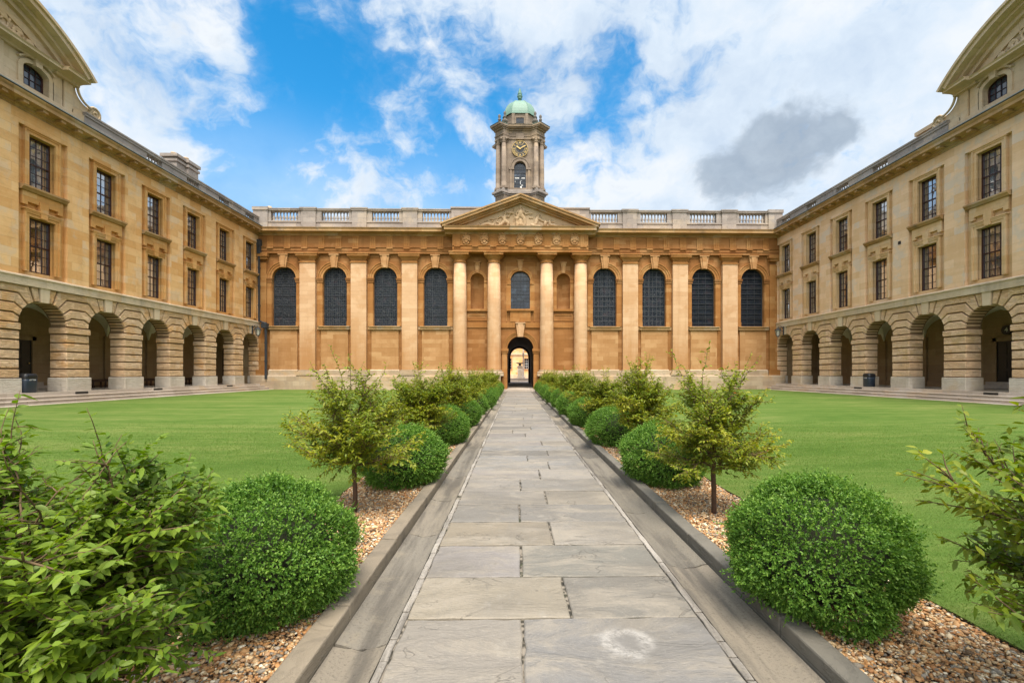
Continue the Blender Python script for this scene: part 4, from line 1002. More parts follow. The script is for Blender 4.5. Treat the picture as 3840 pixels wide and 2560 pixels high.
    b.prism([(-.13, .02), (.13, .02), (.20, .72), (-.20, .72)], -.02, .18); b.box(-.78, .78, .0, .18, .20, .27)
    b.box(-.84, .84, -.03, .18, .27, .31)
    apron = b.mesh('stepped_lintel', rm_)
    for k in range(NB):
        x = X(bay_y(k))
        for z, H, sm_ in ((ZL, HL, sl), (ZU, HU, su)):
            wn = link('sash_window', sm_, root, (x, 0, z))
            link('sash', SA[H], wn); link('pane', PA[H], wn)
            i = rnd.choice([0, 2, 1, 2, 1]) if k < 6 else 0
            link('curtain', CU[H][i], wn)
            if H == HU: link('window_sill', sill, wn)
            else: link('stepped_lintel', apron, wn, (0, 0, H))
    # ---- cornice and parapet
    b = MB(); x0, x1 = sorted((X(yend), X(FY - .05)))
    b.extr([(.6, 12.80), (-.02, 12.80), (-.02, 12.86), (-.10, 12.90), (-.10, 12.98), (-.2, 13.02), (-.22, 13.06), (-.56, 13.08), (-.56, 13.22), (-.63, 13.30), (-.65, 13.35), (.6, 13.43)], x0, x1)
    y = yend + .4
    while y < FY - .8:
        bx(b, y - .11, y + .11, -.48, -.1, 12.95, 13.07); y += .8
    b.build('cornice', M['cornice'], root)
    b = MB(); bx(b, yend, FY, -.66, .1, 13.40, 13.44); b.build('lead_flashing', M['lead'], root)
    A0 = bay_y(6) - .38
    b = MB(); y1 = A0 + 5.6
    bx(b, y1, FY + .4, .10, .46, 13.41, 13.74); bx(b, y1, FY + .4, .04, .52, 14.22, 14.34); bx(b, y1, FY + .4, .0, .56, 14.34, 14.42)
    ed = [FY + .4] + [v for k in range(5) for v in (bay_y(k) + .58, bay_y(k) - .58)] + [y1]
    ed = [FY + .4] + [v for k in range(4) for v in (bay_y(k) + .58, bay_y(k) - .58)] + [y1]
    for i in range(0, len(ed), 2): bx(b, ed[i + 1], ed[i], .10, .46, 13.74, 14.22)
    par = b.build('parapet', M['grey'], root)
    for k in range(4): blusters(par, wing_bal, X(bay_y(k)) - .56, X(bay_y(k)) + .56, 5, .28, 13.74)
    # ---- attic with segmental pediment
    at = M['attic']; ax = X(A0)
    b = MB(); zc = 10.42; RO = 7.51
    for dk in (-1, 0, 1):
        cx = X(bay_y(6) - .15) + dk * BAY
        x0, x1 = cx - 1.6, cx + 1.6
        b.arch_wall(x0, x1, 13.4, 15.5, cx, .55, 13.5, 14.88, .25, .65, rz=.30, n=12)
    b.box(ax - 5.05, ax - 4.8, .25, .7, 13.4, 15.5); b.box(ax + 4.8, ax + 5.05, .25, .7, 13.4, 15.5)
    b.box(ax - 5.05, ax + 5.05, 1.2, 1.5, 13.4, 17.2)
    b.build('attic_wall', at, root, recalc=False)
    b = MB()
    for sg in (-1, 1):
        for o in (4.15, 4.62):
            x0, x1 = sorted((ax + sg * o, ax + sg * (o + .42))); b.box(x0, x1, .12 if o > 4.5 else .18, .3, 13.42, 15.5)
        x0, x1 = sorted((ax + sg * 2.1, ax + sg * 1.2)); b.box(x0, x1, .16, .3, 13.42, 15.5)
    b.box(ax - 5.1, ax + 5.1, .1, .3, 13.42, 14.05)
    b.build('attic_pilaster', at, root)
    for dk in (-1, 0, 1):
        cx = X(bay_y(6) - .15) + dk * BAY
        f = MB(); f.arch_ring(0, 14.88, .55, .75, .18, .3, rz0=.30, rz1=.46); f.box(-.75, -.55, .18, .3, 14.05, 14.88); f.box(.55, .75, .18, .3, 14.05, 14.88)
        f.arch_ring(0, 15.0, .78, .86, .12, .3, rz0=.42, rz1=.50, t0=.4, t1=math.pi - .4); f.prism([(-.13, 15.12), (.13, 15.12), (.17, 15.5), (-.17, 15.5)], .06, .3)
        wn = f.build('attic_window', at, root, (cx, 0, 0))
        f = MB(); f.prism([(-.55, 13.5), (.55, 13.5)] + [(.55 * math.cos(math.pi * i / 12), 14.88 + .30 * math.sin(math.pi * i / 12)) for i in range(13)], .52, .53); f.build('pane', M['glass_attic'], wn)
        f = MB(); f.arch_ring(0, 14.88, .49, .55, .46, .52, rz0=.25, rz1=.30); f.box(-.55, -.49, .46, .52, 13.5, 14.88); f.box(.49, .55, .46, .52, 13.5, 14.88); f.box(-.49, .49, .465, .52, 14.22, 14.29)
        for q in (-.25, 0, .25): f.box(q - .012, q + .012, .48, .52, 13.5, 15.1)
        for z in (13.9, 14.6, 14.9): f.box(-.5, .5, .48, .52, z - .012, z + .012)
        f.build('sash', M['maroon'], wn)
    b = MB(); b.extr([(.3, 15.38), (.1, 15.38), (.08, 15.46), (-.05, 15.50), (-.28, 15.52), (-.28, 15.60), (-.34, 15.66), (.3, 15.72)], ax - 4.2, ax + 4.2)
    for sg in (-1, 1):
        x0, x1 = sorted((ax + sg * 4.12, ax + sg * 5.25)); b.extr([(.3, 15.36), (.0, 15.36), (-.02, 15.46), (-.15, 15.50), (-.55, 15.52), (-.55, 15.61), (-.62, 15.67), (.3, 15.73)], x0, x1)
    b.build('attic_cornice', at, root)
    t0 = math.asin((15.72 - zc) / RO)
    b = MB()
    for r0, r1, y0 in ((RO - .13, RO, -.78), (RO - .32, RO - .13, -.68), (RO - .46, RO - .32, -.34), (RO - .66, RO - .46, -.10), (RO - 1.05, RO - .66, .06)):
        ta = math.asin((15.60 - zc) / r0)
        b.arch_ring(ax, zc, r0, r1, y0, .4, n=44, t0=ta, t1=math.pi - ta)
    b.build('segmental_cornice', at, root)
    b = MB(); n = 30; ta = math.asin((15.66 - zc) / (RO - .3))
    b.prism([(ax - (RO - .3) * math.cos(ta + (math.pi - 2 * ta) * i / n), zc + (RO - .3) * math.sin(ta + (math.pi - 2 * ta) * i / n)) for i in range(n + 1)], .16, .6)
    b.build('tympanum', at, root)
    st = []
    for sg in (-1, 1):
        for cx, cz, rr in ((1.0, 16.5, .33), (1.9, 16.35, .26), (2.55, 16.1, .2), (1.5, 16.9, .16), (3.05, 15.95, .13)):
            pts = [(ax + sg * (cx + rr * (1 - i / 14) * math.cos(i * .75)), cz + rr * (1 - i / 14) * math.sin(i * .75)) for i in range(12)]
            st.append((pts, [.075 - .003 * i for i in range(12)]))
        st += [([(ax + sg * .45, 16.2), (ax + sg * 1.2, 16.05), (ax + sg * 2.1, 15.98), (ax + sg * 3.3, 15.86)], [.12, .1, .08, .04]),
               ([(ax + sg * .5, 16.7), (ax + sg * 1.1, 16.95), (ax + sg * 1.7, 17.0)], [.1, .07, .04]), ([(ax + sg * 1.4, 16.2), (ax + sg * 1.6, 16.55)], .06), ([(ax + sg * 2.2, 16.1), (ax + sg * 2.3, 16.45)], .05)]
    st += [([(ax, 16.1), (ax, 16.6), (ax, 16.95)], [.32, .4, .25]), ([(ax - .3, 17.15), (ax, 17.25), (ax + .3, 17.15)], .1)]
    relief('tympanum_relief', root, st, at, .12, voxel=.04)
    for sg in (-1, 1):
        b = MB()
        pts = [(ax + sg * 5.0, 15.5), (ax + sg * 5.22, 15.45)]
        for i in range(9):
            t = math.pi / 2 * i / 8; pts.append((ax + sg * (5.22 + .72 * (1 - math.cos(t))), 15.40 - .66 * math.sin(t)))
        pts += [(ax + sg * 6.0, 13.42), (ax + sg * 5.0, 13.42)]
        b.prism(pts, .2, .55)
        sc_ = (ax + sg * 6.22, 14.62)
        b.prism([(sc_[0] + .34 * math.cos(2 * math.pi * i / 24), sc_[1] + .34 * math.sin(2 * math.pi * i / 24)) for i in range(24)], .14, .6)
        b.tube([(sc_[0] - sg * (.36 - .02 * i) * math.cos(i * .55), .12, sc_[1] + (.36 - .02 * i) * math.sin(i * .55)) for i in range(17)], .05, 6)
        x0, x1 = sorted((ax + sg * 5.0, ax + sg * 6.7)); b.box(x0, x1, .12, .6, 13.42, 14.22)
        edge = [(ax + sg * 5.22, .1, 15.45)] + [(ax + sg * (5.24 + .72 * (1 - math.cos(math.pi / 2 * i / 8))), .1, 15.42 - .66 * math.sin(math.pi / 2 * i / 8)) for i in range(9)]
        b.tube(edge, .06, 6)
        b.build('scroll_console', at, root)
    # ---- arcade interior: vaults, back wall, doors
    b = MB()
    for k in range(NB):
        c = bay_y(k); n = 16; vs = []
        for i in range(n + 1):
            for j in range(n + 1):
                u = -1 + 2 * i / n; v = -1 + 2 * j / n
                h = max(math.sqrt(max(0, 1 - u * u)), math.sqrt(max(0, 1 - v * v)))
                vs.append((X(min(c + 1.6 * u, FY - .05)), TH + 1.75 + 1.75 * v, ZS - .05 + 1.32 * h))
        b.add(vs, [(i * (n + 1) + j, i * (n + 1) + j + 1, (i + 1) * (n + 1) + j + 1, (i + 1) * (n + 1) + j) for i in range(n) for j in range(n)])
    b.build('groin_vault', M['plaster'], root, recalc=False)
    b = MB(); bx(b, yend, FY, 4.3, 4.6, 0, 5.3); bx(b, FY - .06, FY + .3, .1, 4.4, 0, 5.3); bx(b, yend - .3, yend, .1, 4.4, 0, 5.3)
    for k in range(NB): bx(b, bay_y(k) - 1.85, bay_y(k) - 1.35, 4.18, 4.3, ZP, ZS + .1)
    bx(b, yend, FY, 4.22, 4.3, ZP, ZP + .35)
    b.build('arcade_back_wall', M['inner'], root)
    b = MB(); bx(b, yend, FY, -.22, 4.4, -.1, ZP); b.build('arcade_floor', M['step'], root)
    def door(yc, end=False):
        f = MB()
        if not end:
            f.box(-.78, -.58, -.10, .05, 0, 2.75); f.box(.58, .78, -.10, .05, 0, 2.75); f.box(-.78, .78, -.10, .05, 2.55, 2.78)
            d = f.build('door', M['inner'], root, (X(yc), 4.3, ZP + .02))
            f = MB(); f.box(-.58, .58, -.03, .01, .36, 2.55)
            for xx in (-.28, .28):
                for z0, z1 in ((.5, .95), (1.1, 1.65), (1.8, 2.4)): f.box(xx - .2, xx + .2, -.05, -.01, z0, z1)
            f.build('door_leaf', M['black'], d)
            f = MB(); f.box(-1.0, 1.0, -.75, 0, 0, .18); f.box(-.85, .85, -.4, 0, .18, .36); f.build('door_step', M['step'], d)
            f = MB(); f.ball((.42, -.09, 1.35), .04); f.build('door_knob', M['gold'], d)
        else:
            f.box(-.62, .62, -.03, .02, 0, 2.6); f.arch_ring(0, 2.6, .02, .62, -.03, .02); f.box(-.01, .01, -.04, -.02, 0, 2.6)
            o = f.build('door', M['black'], root, (X(FY - .06), 2.4, ZP + .01), R(90) if s > 0 else R(-90))
    door(bay_y(4) - .25); door(bay_y(4) - .25 - 3.2 * 3); door(0, True)
    return root
M['glass_attic'] = plain('sky_reflecting_glass', (0.035, 0.05, 0.075), 0.06, spec=1.0)
wl = wing('L'); wr = wing('R')
b = MB(); b.box(-.09, .09, -.02, .05, -.09, .09); b.build('air_vent', M['black'], wr, (-(bay_y(3) - 1.55), 0, 8.95))

# chimneys on the roofs
def stack(b, xa, xb, ya, yb, z0, z1):
    b.box(xa, xb, ya, yb, z0, z1 - .55); b.box(xa - .08, xb + .08, ya - .08, yb + .08, z1 - .55, z1 - .38); b.box(xa + .02, xb - .02, ya + .02, yb - .02, z1 - .38, z1 - .22); b.box(xa - .12, xb + .12, ya - .12, yb + .12, z1 - .22, z1)
# wing_l local: x = y(world), y = distance into the wing
b = MB(); stack(b, 33.35, 34.25, 3.3, 4.3, 13.2, 17.35); stack(b, 34.25, 35.3, 3.1, 4.45, 13.2, 17.3)
c_ = b.build('chimney', M['grey'], wl)
b = MB()
for x, y in ((33.75, 3.8), (34.55, 3.5), (35.0, 4.0)): b.lathe(x, y, [(.17, 17.25), (.16, 17.5), (.19, 17.54), (.19, 17.6)], 12)
b.build('chimney_pot', M['pot'], c_)
b = MB(); stack(b, -26.3, -25.2, 1.6, 2.4, 13.2, 15.6); c_ = b.build('chimney', M['attic'], wr)

# ================================================================== steps along both arcades
for sg, nm in ((-1, 'flight of pale stone steps along the arcade with benches'), (1, 'flight of pale stone steps in front of the straw coloured wing')):
    st = empty('stone_steps', (sg * WX, 0, 0), R(90) if sg < 0 else R(-90), label=nm, cat='steps', group='steps up to the arcades')
    rn = random.Random(3 + sg)
    for i, (o0, o1, z) in enumerate(((.20, .62, .48), (.55, .98, .33), (.90, 1.34, .18))):
        b = MB(); y = 9.0
        while y < FY - .1:
            L = min(rn.uniform(1.6, 2.6), FY - .02 - y); x0, x1 = sorted((-sg * (y + .004), -sg * (y + L - .004)))
            b.box(x0, x1, -o1 + .03, -o0, -.1, z - .05); b.box(x0, x1, -o1, -o0, z - .05 + rn.uniform(-.003, .003), z + rn.uniform(-.004, .004)); y += L
        soft(b.build('step', M['step'], st), .012, 1)
    for y in ((22.4, 27.1, 33.8) if sg < 0 else (28.6, 20.5)):
        b = MB(); x = -sg * y; b.box(x - .32, x + .32, -.24, -.2, .50, .60); b.build('vent_grille', M['black'], st)

# ================================================================== movable things by the arcades
def bench(y, lab):
    r = empty('wooden_bench', (-WX - 3.55, y, ZP + .003), R(90), label=lab, cat='bench', group='benches in the arcade')
    L = 1.25
    b = MB(); b.box(-L, L, -.22, .2, .44, .50); soft(b.build('seat', M['oak'], r), .01)
    b = MB(); b.box(-L + .08, L - .08, -.17, -.13, .33, .44); b.box(-L + .08, L - .08, .11, .15, .33, .44); b.build('apron', M['oak'], r)
    b = MB(); b.box(-L + .1, L - .1, -.17, -.12, .07, .12); b.build('stretcher', M['oak'], r)
    lm = MB(); lm.box(-.045, .045, -.045, .045, 0, .14); lm.lathe(0, 0, [(.03, .14), (.045, .18), (.03, .22), (.05, .28), (.03, .34), (.045, .37)], 8); lm.box(-.045, .045, -.045, .045, .37, .44)
    me = lm.mesh('leg', M['oak'])
    for x in (-L + .15, -.4, .4, L - .15):
        for yy in (-.15, .13): link('leg', me, r, (x, yy, 0))
    return r
for i, (y, lab) in enumerate(((bay_y(3) + .1, 'long dark bench closest to the arcade door, turned legs showing'), (bay_y(2) + .3, 'dark wooden bench second along the arcade from its door'), (bay_y(1) + .4, 'dark wooden bench third along the arcade from its door'), (bay_y(0) - .1, 'dark wooden bench at the chapel end of the arcade'))):
    bench(y, lab)
def lettering(name, text, size, parent, loc):
    cu = bpy.data.curves.new(name, 'FONT'); cu.body = text; cu.size = size; cu.align_x = 'CENTER'; cu.align_y = 'CENTER'; cu.extrude = .002
    t = bpy.data.objects.new(name, cu); COL.objects.link(t); bpy.context.view_layer.update()
    me = bpy.data.meshes.new_from_object(t.evaluated_get(bpy.context.evaluated_depsgraph_get())); bpy.data.objects.remove(t); bpy.data.curves.remove(cu)
    me.materials.clear(); me.materials.append(M['white'])
    o = link(name, me, parent, loc); o.rotation_euler = (R(90), 0, 0); return o
def litter_bin(x, y, rz, lab, sc):
    r = empty('litter_bin', (x, y, ZP + .002), rz, label=lab, cat='bin', group='litter bins on the arcade steps')
    b = MB(); n = 20
    def ring(rx, ry): return [(rx * math.copysign(abs(math.cos(t)) ** .45, math.cos(t)), ry * math.copysign(abs(math.sin(t)) ** .45, math.sin(t))) for t in [2 * math.pi * i / n for i in range(n)]]
    zs = [(.24, 0), (.27, .03), (.28, .5), (.28, .60)]
    vs = [(x_, y_, z) for r_, z in zs for x_, y_ in ring(r_, r_ * .85)]
    b.add(vs, [(i * n + j, i * n + (j + 1) % n, (i + 1) * n + (j + 1) % n, (i + 1) * n + j) for i in range(len(zs) - 1) for j in range(n)] + [tuple(range(n))[::-1], tuple(range(3 * n, 4 * n))], 0, True)
    b.build('body', M['navy'], r)
    b = MB(); zs = [(.285, .60), (.29, .64), (.285, .76), (.24, .82), (.1, .84)]
    vs = [(x_, y_, z) for r_, z in zs for x_, y_ in ring(r_, r_ * .85)]
    b.add(vs, [(i * n + j, i * n + (j + 1) % n, (i + 1) * n + (j + 1) % n, (i + 1) * n + j) for i in range(len(zs) - 1) for j in range(n)] + [tuple(range(n))[::-1], tuple(range(4 * n, 5 * n))], 0, True)
    ld = b.build('lid', M['black'], r)
    b = MB(); b.box(-.17, .17, -.262, -.235, .67, .75); b.build('slot', M['dial'], ld)
    lettering('lettering', 'LITTER', .085, r, (0, -.247, .55))
    r.scale = (sc, sc, sc)
litter_bin(-WX - .05, bay_y(5) - 1.6 + .92, R(90), 'black litter bin tucked behind a pier beside the open arcade door', 1.0)
litter_bin(WX + .02, bay_y(3) + 1.6 - .87, R(-90), 'navy litter bin standing in front of the straw coloured wing', 1.0)
def wall_lantern(sg, lab):
    y = bay_y(0) + .05; r = empty('wall_lantern', (sg * (WX - .055), y, 4.95), R(90) if sg < 0 else R(-90), label=lab, cat='lantern', group='wall lanterns')
    x = .0
    b = MB(); b.box(-.05, .05, -.06, 0, -.35, .35); b.tube([(0, -.05, .2), (0, -.25, .38), (0, -.42, .34), (0, -.48, .22)], .025, 6); b.tube([(0, -.05, -.1), (0, -.2, .05), (0, -.3, .3)], .018, 6)
    b.build('bracket', M['iron'], r)
    b = MB(); b.lathe(0, -.48, [(.02, .24), (.06, .20), (.27, .05), (.28, .02)], 6, sm=False); b.build('lantern_roof', M['iron'], r)
    b = MB()
    for i in range(6):
        a = math.pi / 3 * i; b.tube([(.22 * math.cos(a), -.48 + .22 * math.sin(a), .03), (.12 * math.cos(a), -.48 + .12 * math.sin(a), -.42)], .016, 5)
    b.lathe(0, -.48, [(.12, -.42), (.10, -.47), (.03, -.50), (.02, -.58)], 6, sm=False); b.build('lantern_frame', M['iron'], r)
    b = MB(); b.lathe(0, -.48, [(.19, .02), (.10, -.42)], 6, sm=False); b.build('lantern_glass', plain('frosted_glass', (.5, .48, .42), .3), r)
wall_lantern(-1, 'black wall lantern on the honey stone arcade corner'); wall_lantern(1, 'black wall lantern on the straw stone arcade corner')
# staircase number plaque
r = empty('staircase_plaque', (WX + 4.17, bay_y(4) - .25, ZP + 3.15), R(-90), label='round black plaque with white numeral 4 above the arcade door', cat='plaque')
b = MB(); n = 24; b.prism([(.26 * math.cos(2 * math.pi * i / n), .26 * math.sin(2 * math.pi * i / n)) for i in range(n)], -.03, .10); b.build('disc', M['black'], r)
lettering('numeral', '4', .36, r, (0, -.035, 0))
# rainwater pipe in the corner
r = empty('rainwater_pipe', (-WX, FY, 0), 0, label='black rainwater pipe with hopper head in the honey wing corner', cat='downpipe')
b = MB(); b.box(.05, .17, -.39, -.27, 5.75, 12.0)
for z in (7.0, 8.6, 10.1): b.box(.03, .19, -.42, -.24, z, z + .10)
b.build('pipe', M['iron'], r)
b = MB(); b.prismz([(-.02, -.5), (.30, -.5), (.30, -.16), (-.02, -.16)], 11.9, 12.0); b.box(.0, .27, -.47, -.19, 11.3, 11.9); b.box(-.03, .31, -.51, -.15, 12.0, 12.45); b.build('hopper_head', M['iron'], r)
b = MB(); b.tube([(.14, -.33, 5.78), (.4, -.36, 5.66), (.75, -.38, 5.58)], .07, 8); b.box(.42, .86, -.62, -.2, 5.18, 5.56); b.box(.68, .84, -.56, -.44, 1.0, 5.2)
for z in (2.4, 3.9): b.box(.66, .86, -.58, -.44, z, z + .12)
b.build('lower_pipe', M['iron'], r)
# ================================================================== path, kerbs, gravel, lawn
PC = -0.12            # centre line of the path
PX0, PX1 = PC - .92, PC + .88          # paving edges
KX = 1.27             # kerb inner face from the centre line
EX = 2.36             # lawn edge from the centre line
m, t, p, o = new_mat('flagstone')
a = t.n('ShaderNodeAttribute'); a.attribute_name = 'tint'
g = t.n('ShaderNodeNewGeometry'); P = g.outputs['Position']
ds = t.n('ShaderNodeVectorMath', operation='ADD'); sc = t.n('ShaderNodeVectorMath', operation='SCALE'); t.l(a.outputs['Color'], sc.inputs[0]); sc.inputs['Scale'].default_value = 40.0
t.l(P, ds.inputs[0]); t.l(sc.outputs[0], ds.inputs[1]); V = ds.outputs[0]
n1_ = t.noise(t.vscale(V, (1.0, 2.2, 1.0)), 1.5, 7, 0.68, 0.5)
n2_ = t.noise(V, 11.0, 6, 0.7); n3_ = t.noise(t.vscale(V, (6.0, 1.2, 1.0)), 3.0, 5, 0.6)
c = t.mix(t.math('MULTIPLY', t.smooth(n1_, 0.44, 0.66), .75), a.outputs['Color'], (0.275, 0.24, 0.19))
bn = t.noise(V, .9, 3, .6)
c = t.mix(t.math('MULTIPLY', t.smooth(bn, .45, .68), .6), c, (0.135, 0.122, 0.102))
c = t.mix(t.math('MULTIPLY', t.smooth(n3_, 0.52, 0.70), 0.25), c, (0.17, 0.16, 0.14))
gr_ = t.noise(P, 45.0, 4, .75)
c = t.mix(t.math('MULTIPLY', t.smooth(gr_, .52, .75), .35), c, (.12, .11, .095))
c = t.mix(t.math('MULTIPLY', t.smooth(gr_, .46, .25), .25), c, (.40, .37, .32))
c = t.mix(t.math('MULTIPLY', t.smooth(n2_, 0.58, 0.8), 0.45), c, (0.16, 0.145, 0.12))
# delaminated rims: thin dark contour lines in the bedding
rim = t.math('ABSOLUTE', t.math('SUBTRACT', t.noise(t.vscale(V, (1.0, 1.9, 1.0)), 1.1, 4, 0.6, 1.6), 0.56))
rmask = t.smooth(t.noise(V, 1.3, 3, .6), .48, .62)
c = t.mix(t.math('MULTIPLY', t.math('MULTIPLY', t.math('SUBTRACT', 1.0, t.smooth(rim, 0.001, 0.006)), rmask), 0.6), c, (0.10, 0.09, 0.075))
lv = t.n('ShaderNodeTexVoronoi'); t.l(P, lv.inputs['Vector']); lv.inputs['Scale'].default_value = 5.5
c = t.mix(t.math('MULTIPLY', t.math('SUBTRACT', 1.0, t.smooth(lv.outputs['Distance'], .05, .11)), t.smooth(t.noise(P, 1.1, 3, .6), .50, .62)), c, (.115, .105, .085))
c = t.mix(t.math('MULTIPLY', t.smooth(t.noise(P, 3.3, 7, .72), .56, .70), .5), c, (.29, .265, .225))
# ring stain on one slab
rv = t.n('ShaderNodeVectorMath', operation='DISTANCE'); wv_ = t.n('ShaderNodeVectorMath', operation='ADD'); nz_ = t.n('ShaderNodeVectorMath', operation='SCALE')
t.l(t.noise(P, 6.0, 5, 0.6, col=True), nz_.inputs[0]); nz_.inputs['Scale'].default_value = .15
t.l(P, wv_.inputs[0]); t.l(nz_.outputs[0], wv_.inputs[1]); fl = t.vscale(wv_.outputs[0], (1, 1, 0)); t.l(fl, rv.inputs[0]); rv.inputs[1].default_value = (.33, 2.60, 0)
ring = t.math('MULTIPLY', t.smooth(rv.outputs['Value'], .03, .11), t.math('SUBTRACT', 1.0, t.smooth(rv.outputs['Value'], .10, .19)))
c = t.mix(t.math('MULTIPLY', t.math('MULTIPLY', ring, t.smooth(n2_, .35, .62)), .8), c, (0.37, 0.35, 0.32))
t.l(c, p.inputs['Base Color']); p.inputs['Roughness'].default_value = .72; p.inputs['Specular IOR Level'].default_value = .3
bp = t.n('ShaderNodeBump'); bp.inputs['Strength'].default_value = .8; bp.inputs['Distance'].default_value = .012
t.l(t.math('ADD', t.math('ADD', t.math('MULTIPLY', t.smooth(n1_, .35, .65), .9), t.math('MULTIPLY', n2_, .35)), t.math('MULTIPLY', t.math('MULTIPLY', t.smooth(rim, 0.0, 0.012), rmask), .6)), bp.inputs['Height']); t.l(bp.outputs[0], p.inputs['Normal'])
M['flag'] = m
m, t, p, o = new_mat('gutter_stone')
a = t.n('ShaderNodeAttribute'); a.attribute_name = 'tint'; g = t.n('ShaderNodeNewGeometry'); P = g.outputs['Position']
ga = t.noise(t.vscale(P, (7, .7, 1)), 1.0, 6, .65); gb = t.noise(P, 4.0, 7, .7); gc = t.noise(P, 60, 4, .75)
c = t.mix(t.math('MULTIPLY', t.smooth(ga, .42, .64), .75), a.outputs['Color'], (.095, .085, .072))
c = t.mix(t.math('MULTIPLY', t.smooth(gb, .54, .70), .45), c, (.27, .23, .165))
c = t.mix(t.math('MULTIPLY', t.smooth(gc, .5, .72), .55), c, (.06, .053, .043))
t.l(c, p.inputs['Base Color']); p.inputs['Roughness'].default_value = .85; p.inputs['Specular IOR Level'].default_value = .25
bp = t.n('ShaderNodeBump'); bp.inputs['Strength'].default_value = .9; bp.inputs['Distance'].default_value = .01; t.l(t.math('ADD', gc, gb), bp.inputs['Height']); t.l(bp.outputs[0], p.inputs['Normal'])
M['gutter'] = m
m, t, p, o = new_mat('mortar_bed')
g = t.n('ShaderNodeNewGeometry'); P = g.outputs['Position']
vo = t.n('ShaderNodeTexVoronoi'); t.l(P, vo.inputs['Vector']); vo.inputs['Scale'].default_value = 22
c = t.ramp(t.math('ADD', t.math('MULTIPLY', vo.outputs['Distance'], .5), t.noise(P, 5, 6, .7)), [(.45, (.02, .018, .013)), (.72, (.045, .04, .028)), (.86, (.22, .19, .15))])
c = t.mix(t.math('MULTIPLY', t.smooth(t.noise(P, 2.0, 4, .6), .55, .7), .6), c, (.035, .05, .012))
t.l(c, p.inputs['Base Color']); p.inputs['Roughness'].default_value = .95; M['mortar'] = m

def slab_geo(x0, x1, y0, y1, z, rn, th=.05, jit=.008, bev=.008):
    per = []
    def side(xa, ya, xb, yb):
        L = math.hypot(xb - xa, yb - ya); n = max(2, int(L / .09))
        for i in range(n):
            u = i / n; j = jit if i else jit * .4
            per.append((xa + (xb - xa) * u + rn.uniform(-j, j), ya + (yb - ya) * u + rn.uniform(-j, j)))
    side(x0, y0, x1, y0); side(x1, y0, x1, y1); side(x1, y1, x0, y1); side(x0, y1, x0, y0)
    n = len(per); cx, cy = (x0 + x1) / 2, (y0 + y1) / 2
    def ins(d): return [(x + max(-1, min(1, (cx - x) * 1e3)) * d if min(abs(x - x0), abs(x - x1)) < .03 else x, y + max(-1, min(1, (cy - y) * 1e3)) * d if min(abs(y - y0), abs(y - y1)) < .03 else y) for x, y in per]
    tz = [rn.uniform(-.003, .003) for _ in range(2)]
    f = lambda x, y: z + tz[0] * (x - cx) / .5 + tz[1] * (y - cy) / .4
    vs = [(x, y, z - th) for x, y in per] + [(x, y, f(x, y) - bev * .8) for x, y in per] + [(x, y, f(x, y)) for x, y in ins(bev)]
    fs = [(i, (i + 1) % n, (i + 1) % n + n, i + n) for i in range(n)] + [(i + n, (i + 1) % n + n, (i + 1) % n + 2 * n, i + 2 * n) for i in range(n)] + [tuple(range(2 * n, 3 * n))]
    return vs, fs
def slabs_obj(name, items, mat, kind, smooth=False):
    V, F, C = [], [], []
    for vs, fs, col in items:
        b0 = len(V); V += vs; F += [[b0 + i for i in f] for f in fs]; C += [(*col, 1)] * len(vs)
    me = bpy.data.meshes.new(name); me.from_pydata(V, [], F)
    at = me.attributes.new('tint', 'FLOAT_COLOR', 'POINT'); at.data.foreach_set('color', np.array(C, dtype=np.float32).ravel())
    me.materials.append(mat); me.update()
    return tag(link(name, me), kind=kind)
rn = random.Random(5)
pal = [(.205, .187, .163), (.22, .195, .16), (.195, .187, .175), (.20, .188, .17), (.232, .203, .16), (.212, .192, .173), (.17, .158, .14)]
rows = [1.0, 1.55, 2.13, 2.79, 3.36, 3.976, 4.60, 5.21, 5.80, 6.44, 7.08, 7.74, 8.26, 8.85, 9.42, 10.05]
while rows[-1] < 36.4: rows.append(rows[-1] + rn.uniform(.48, .72))
vj = {2: -.33, 3: -.03, 4: -.33, 5: -.04, 6: -.33, 7: -.01, 8: -.31, 9: -.02}
fixed = {2: ((.20, .18, .153), (.195, .186, .174)), 3: ((.205, .178, .135), (.185, .172, .148)), 4: ((.225, .205, .19), (.16, .152, .13)), 5: ((.21, .178, .132), (.225, .202, .17))}
items = []
for i, (y0, y1) in enumerate(zip(rows, rows[1:])):
    gp = .008; s_ = vj.get(i, PC + rn.choice((-.25, .18, -.05, .3, -.35)) + rn.uniform(-.05, .05))
    if rn.random() < .25 and i > 9: cuts = [PX0, PX1]
    else: cuts = [PX0, s_, PX1]
    if i < 2: cuts = [PX0, s_, PX1]
    for j, (xa, xb) in enumerate(zip(cuts, cuts[1:])):
        col = fixed[i][j] if i in fixed else rn.choice(pal)
        kk = rn.uniform(.82, 1.12); col = [v * kk for v in col]
        gx = .009 if len(cuts) > 2 else .006
        items.append((*slab_geo(xa + gx, xb - gx, y0 + gp, y1 - gp, rn.uniform(-.003, .003), rn), col))
slabs_obj('path', items, M['flag'], 'structure')
b = MB(); b.box(PX0 - .047, PX1 + .047, .6, FY - .4, -.2, -.020); b.box(PC - KX - .02, PC + KX + .02, .59, FY - .39, -.25, -.06); tag(b.build('path_bed', M['mortar']), kind='structure')
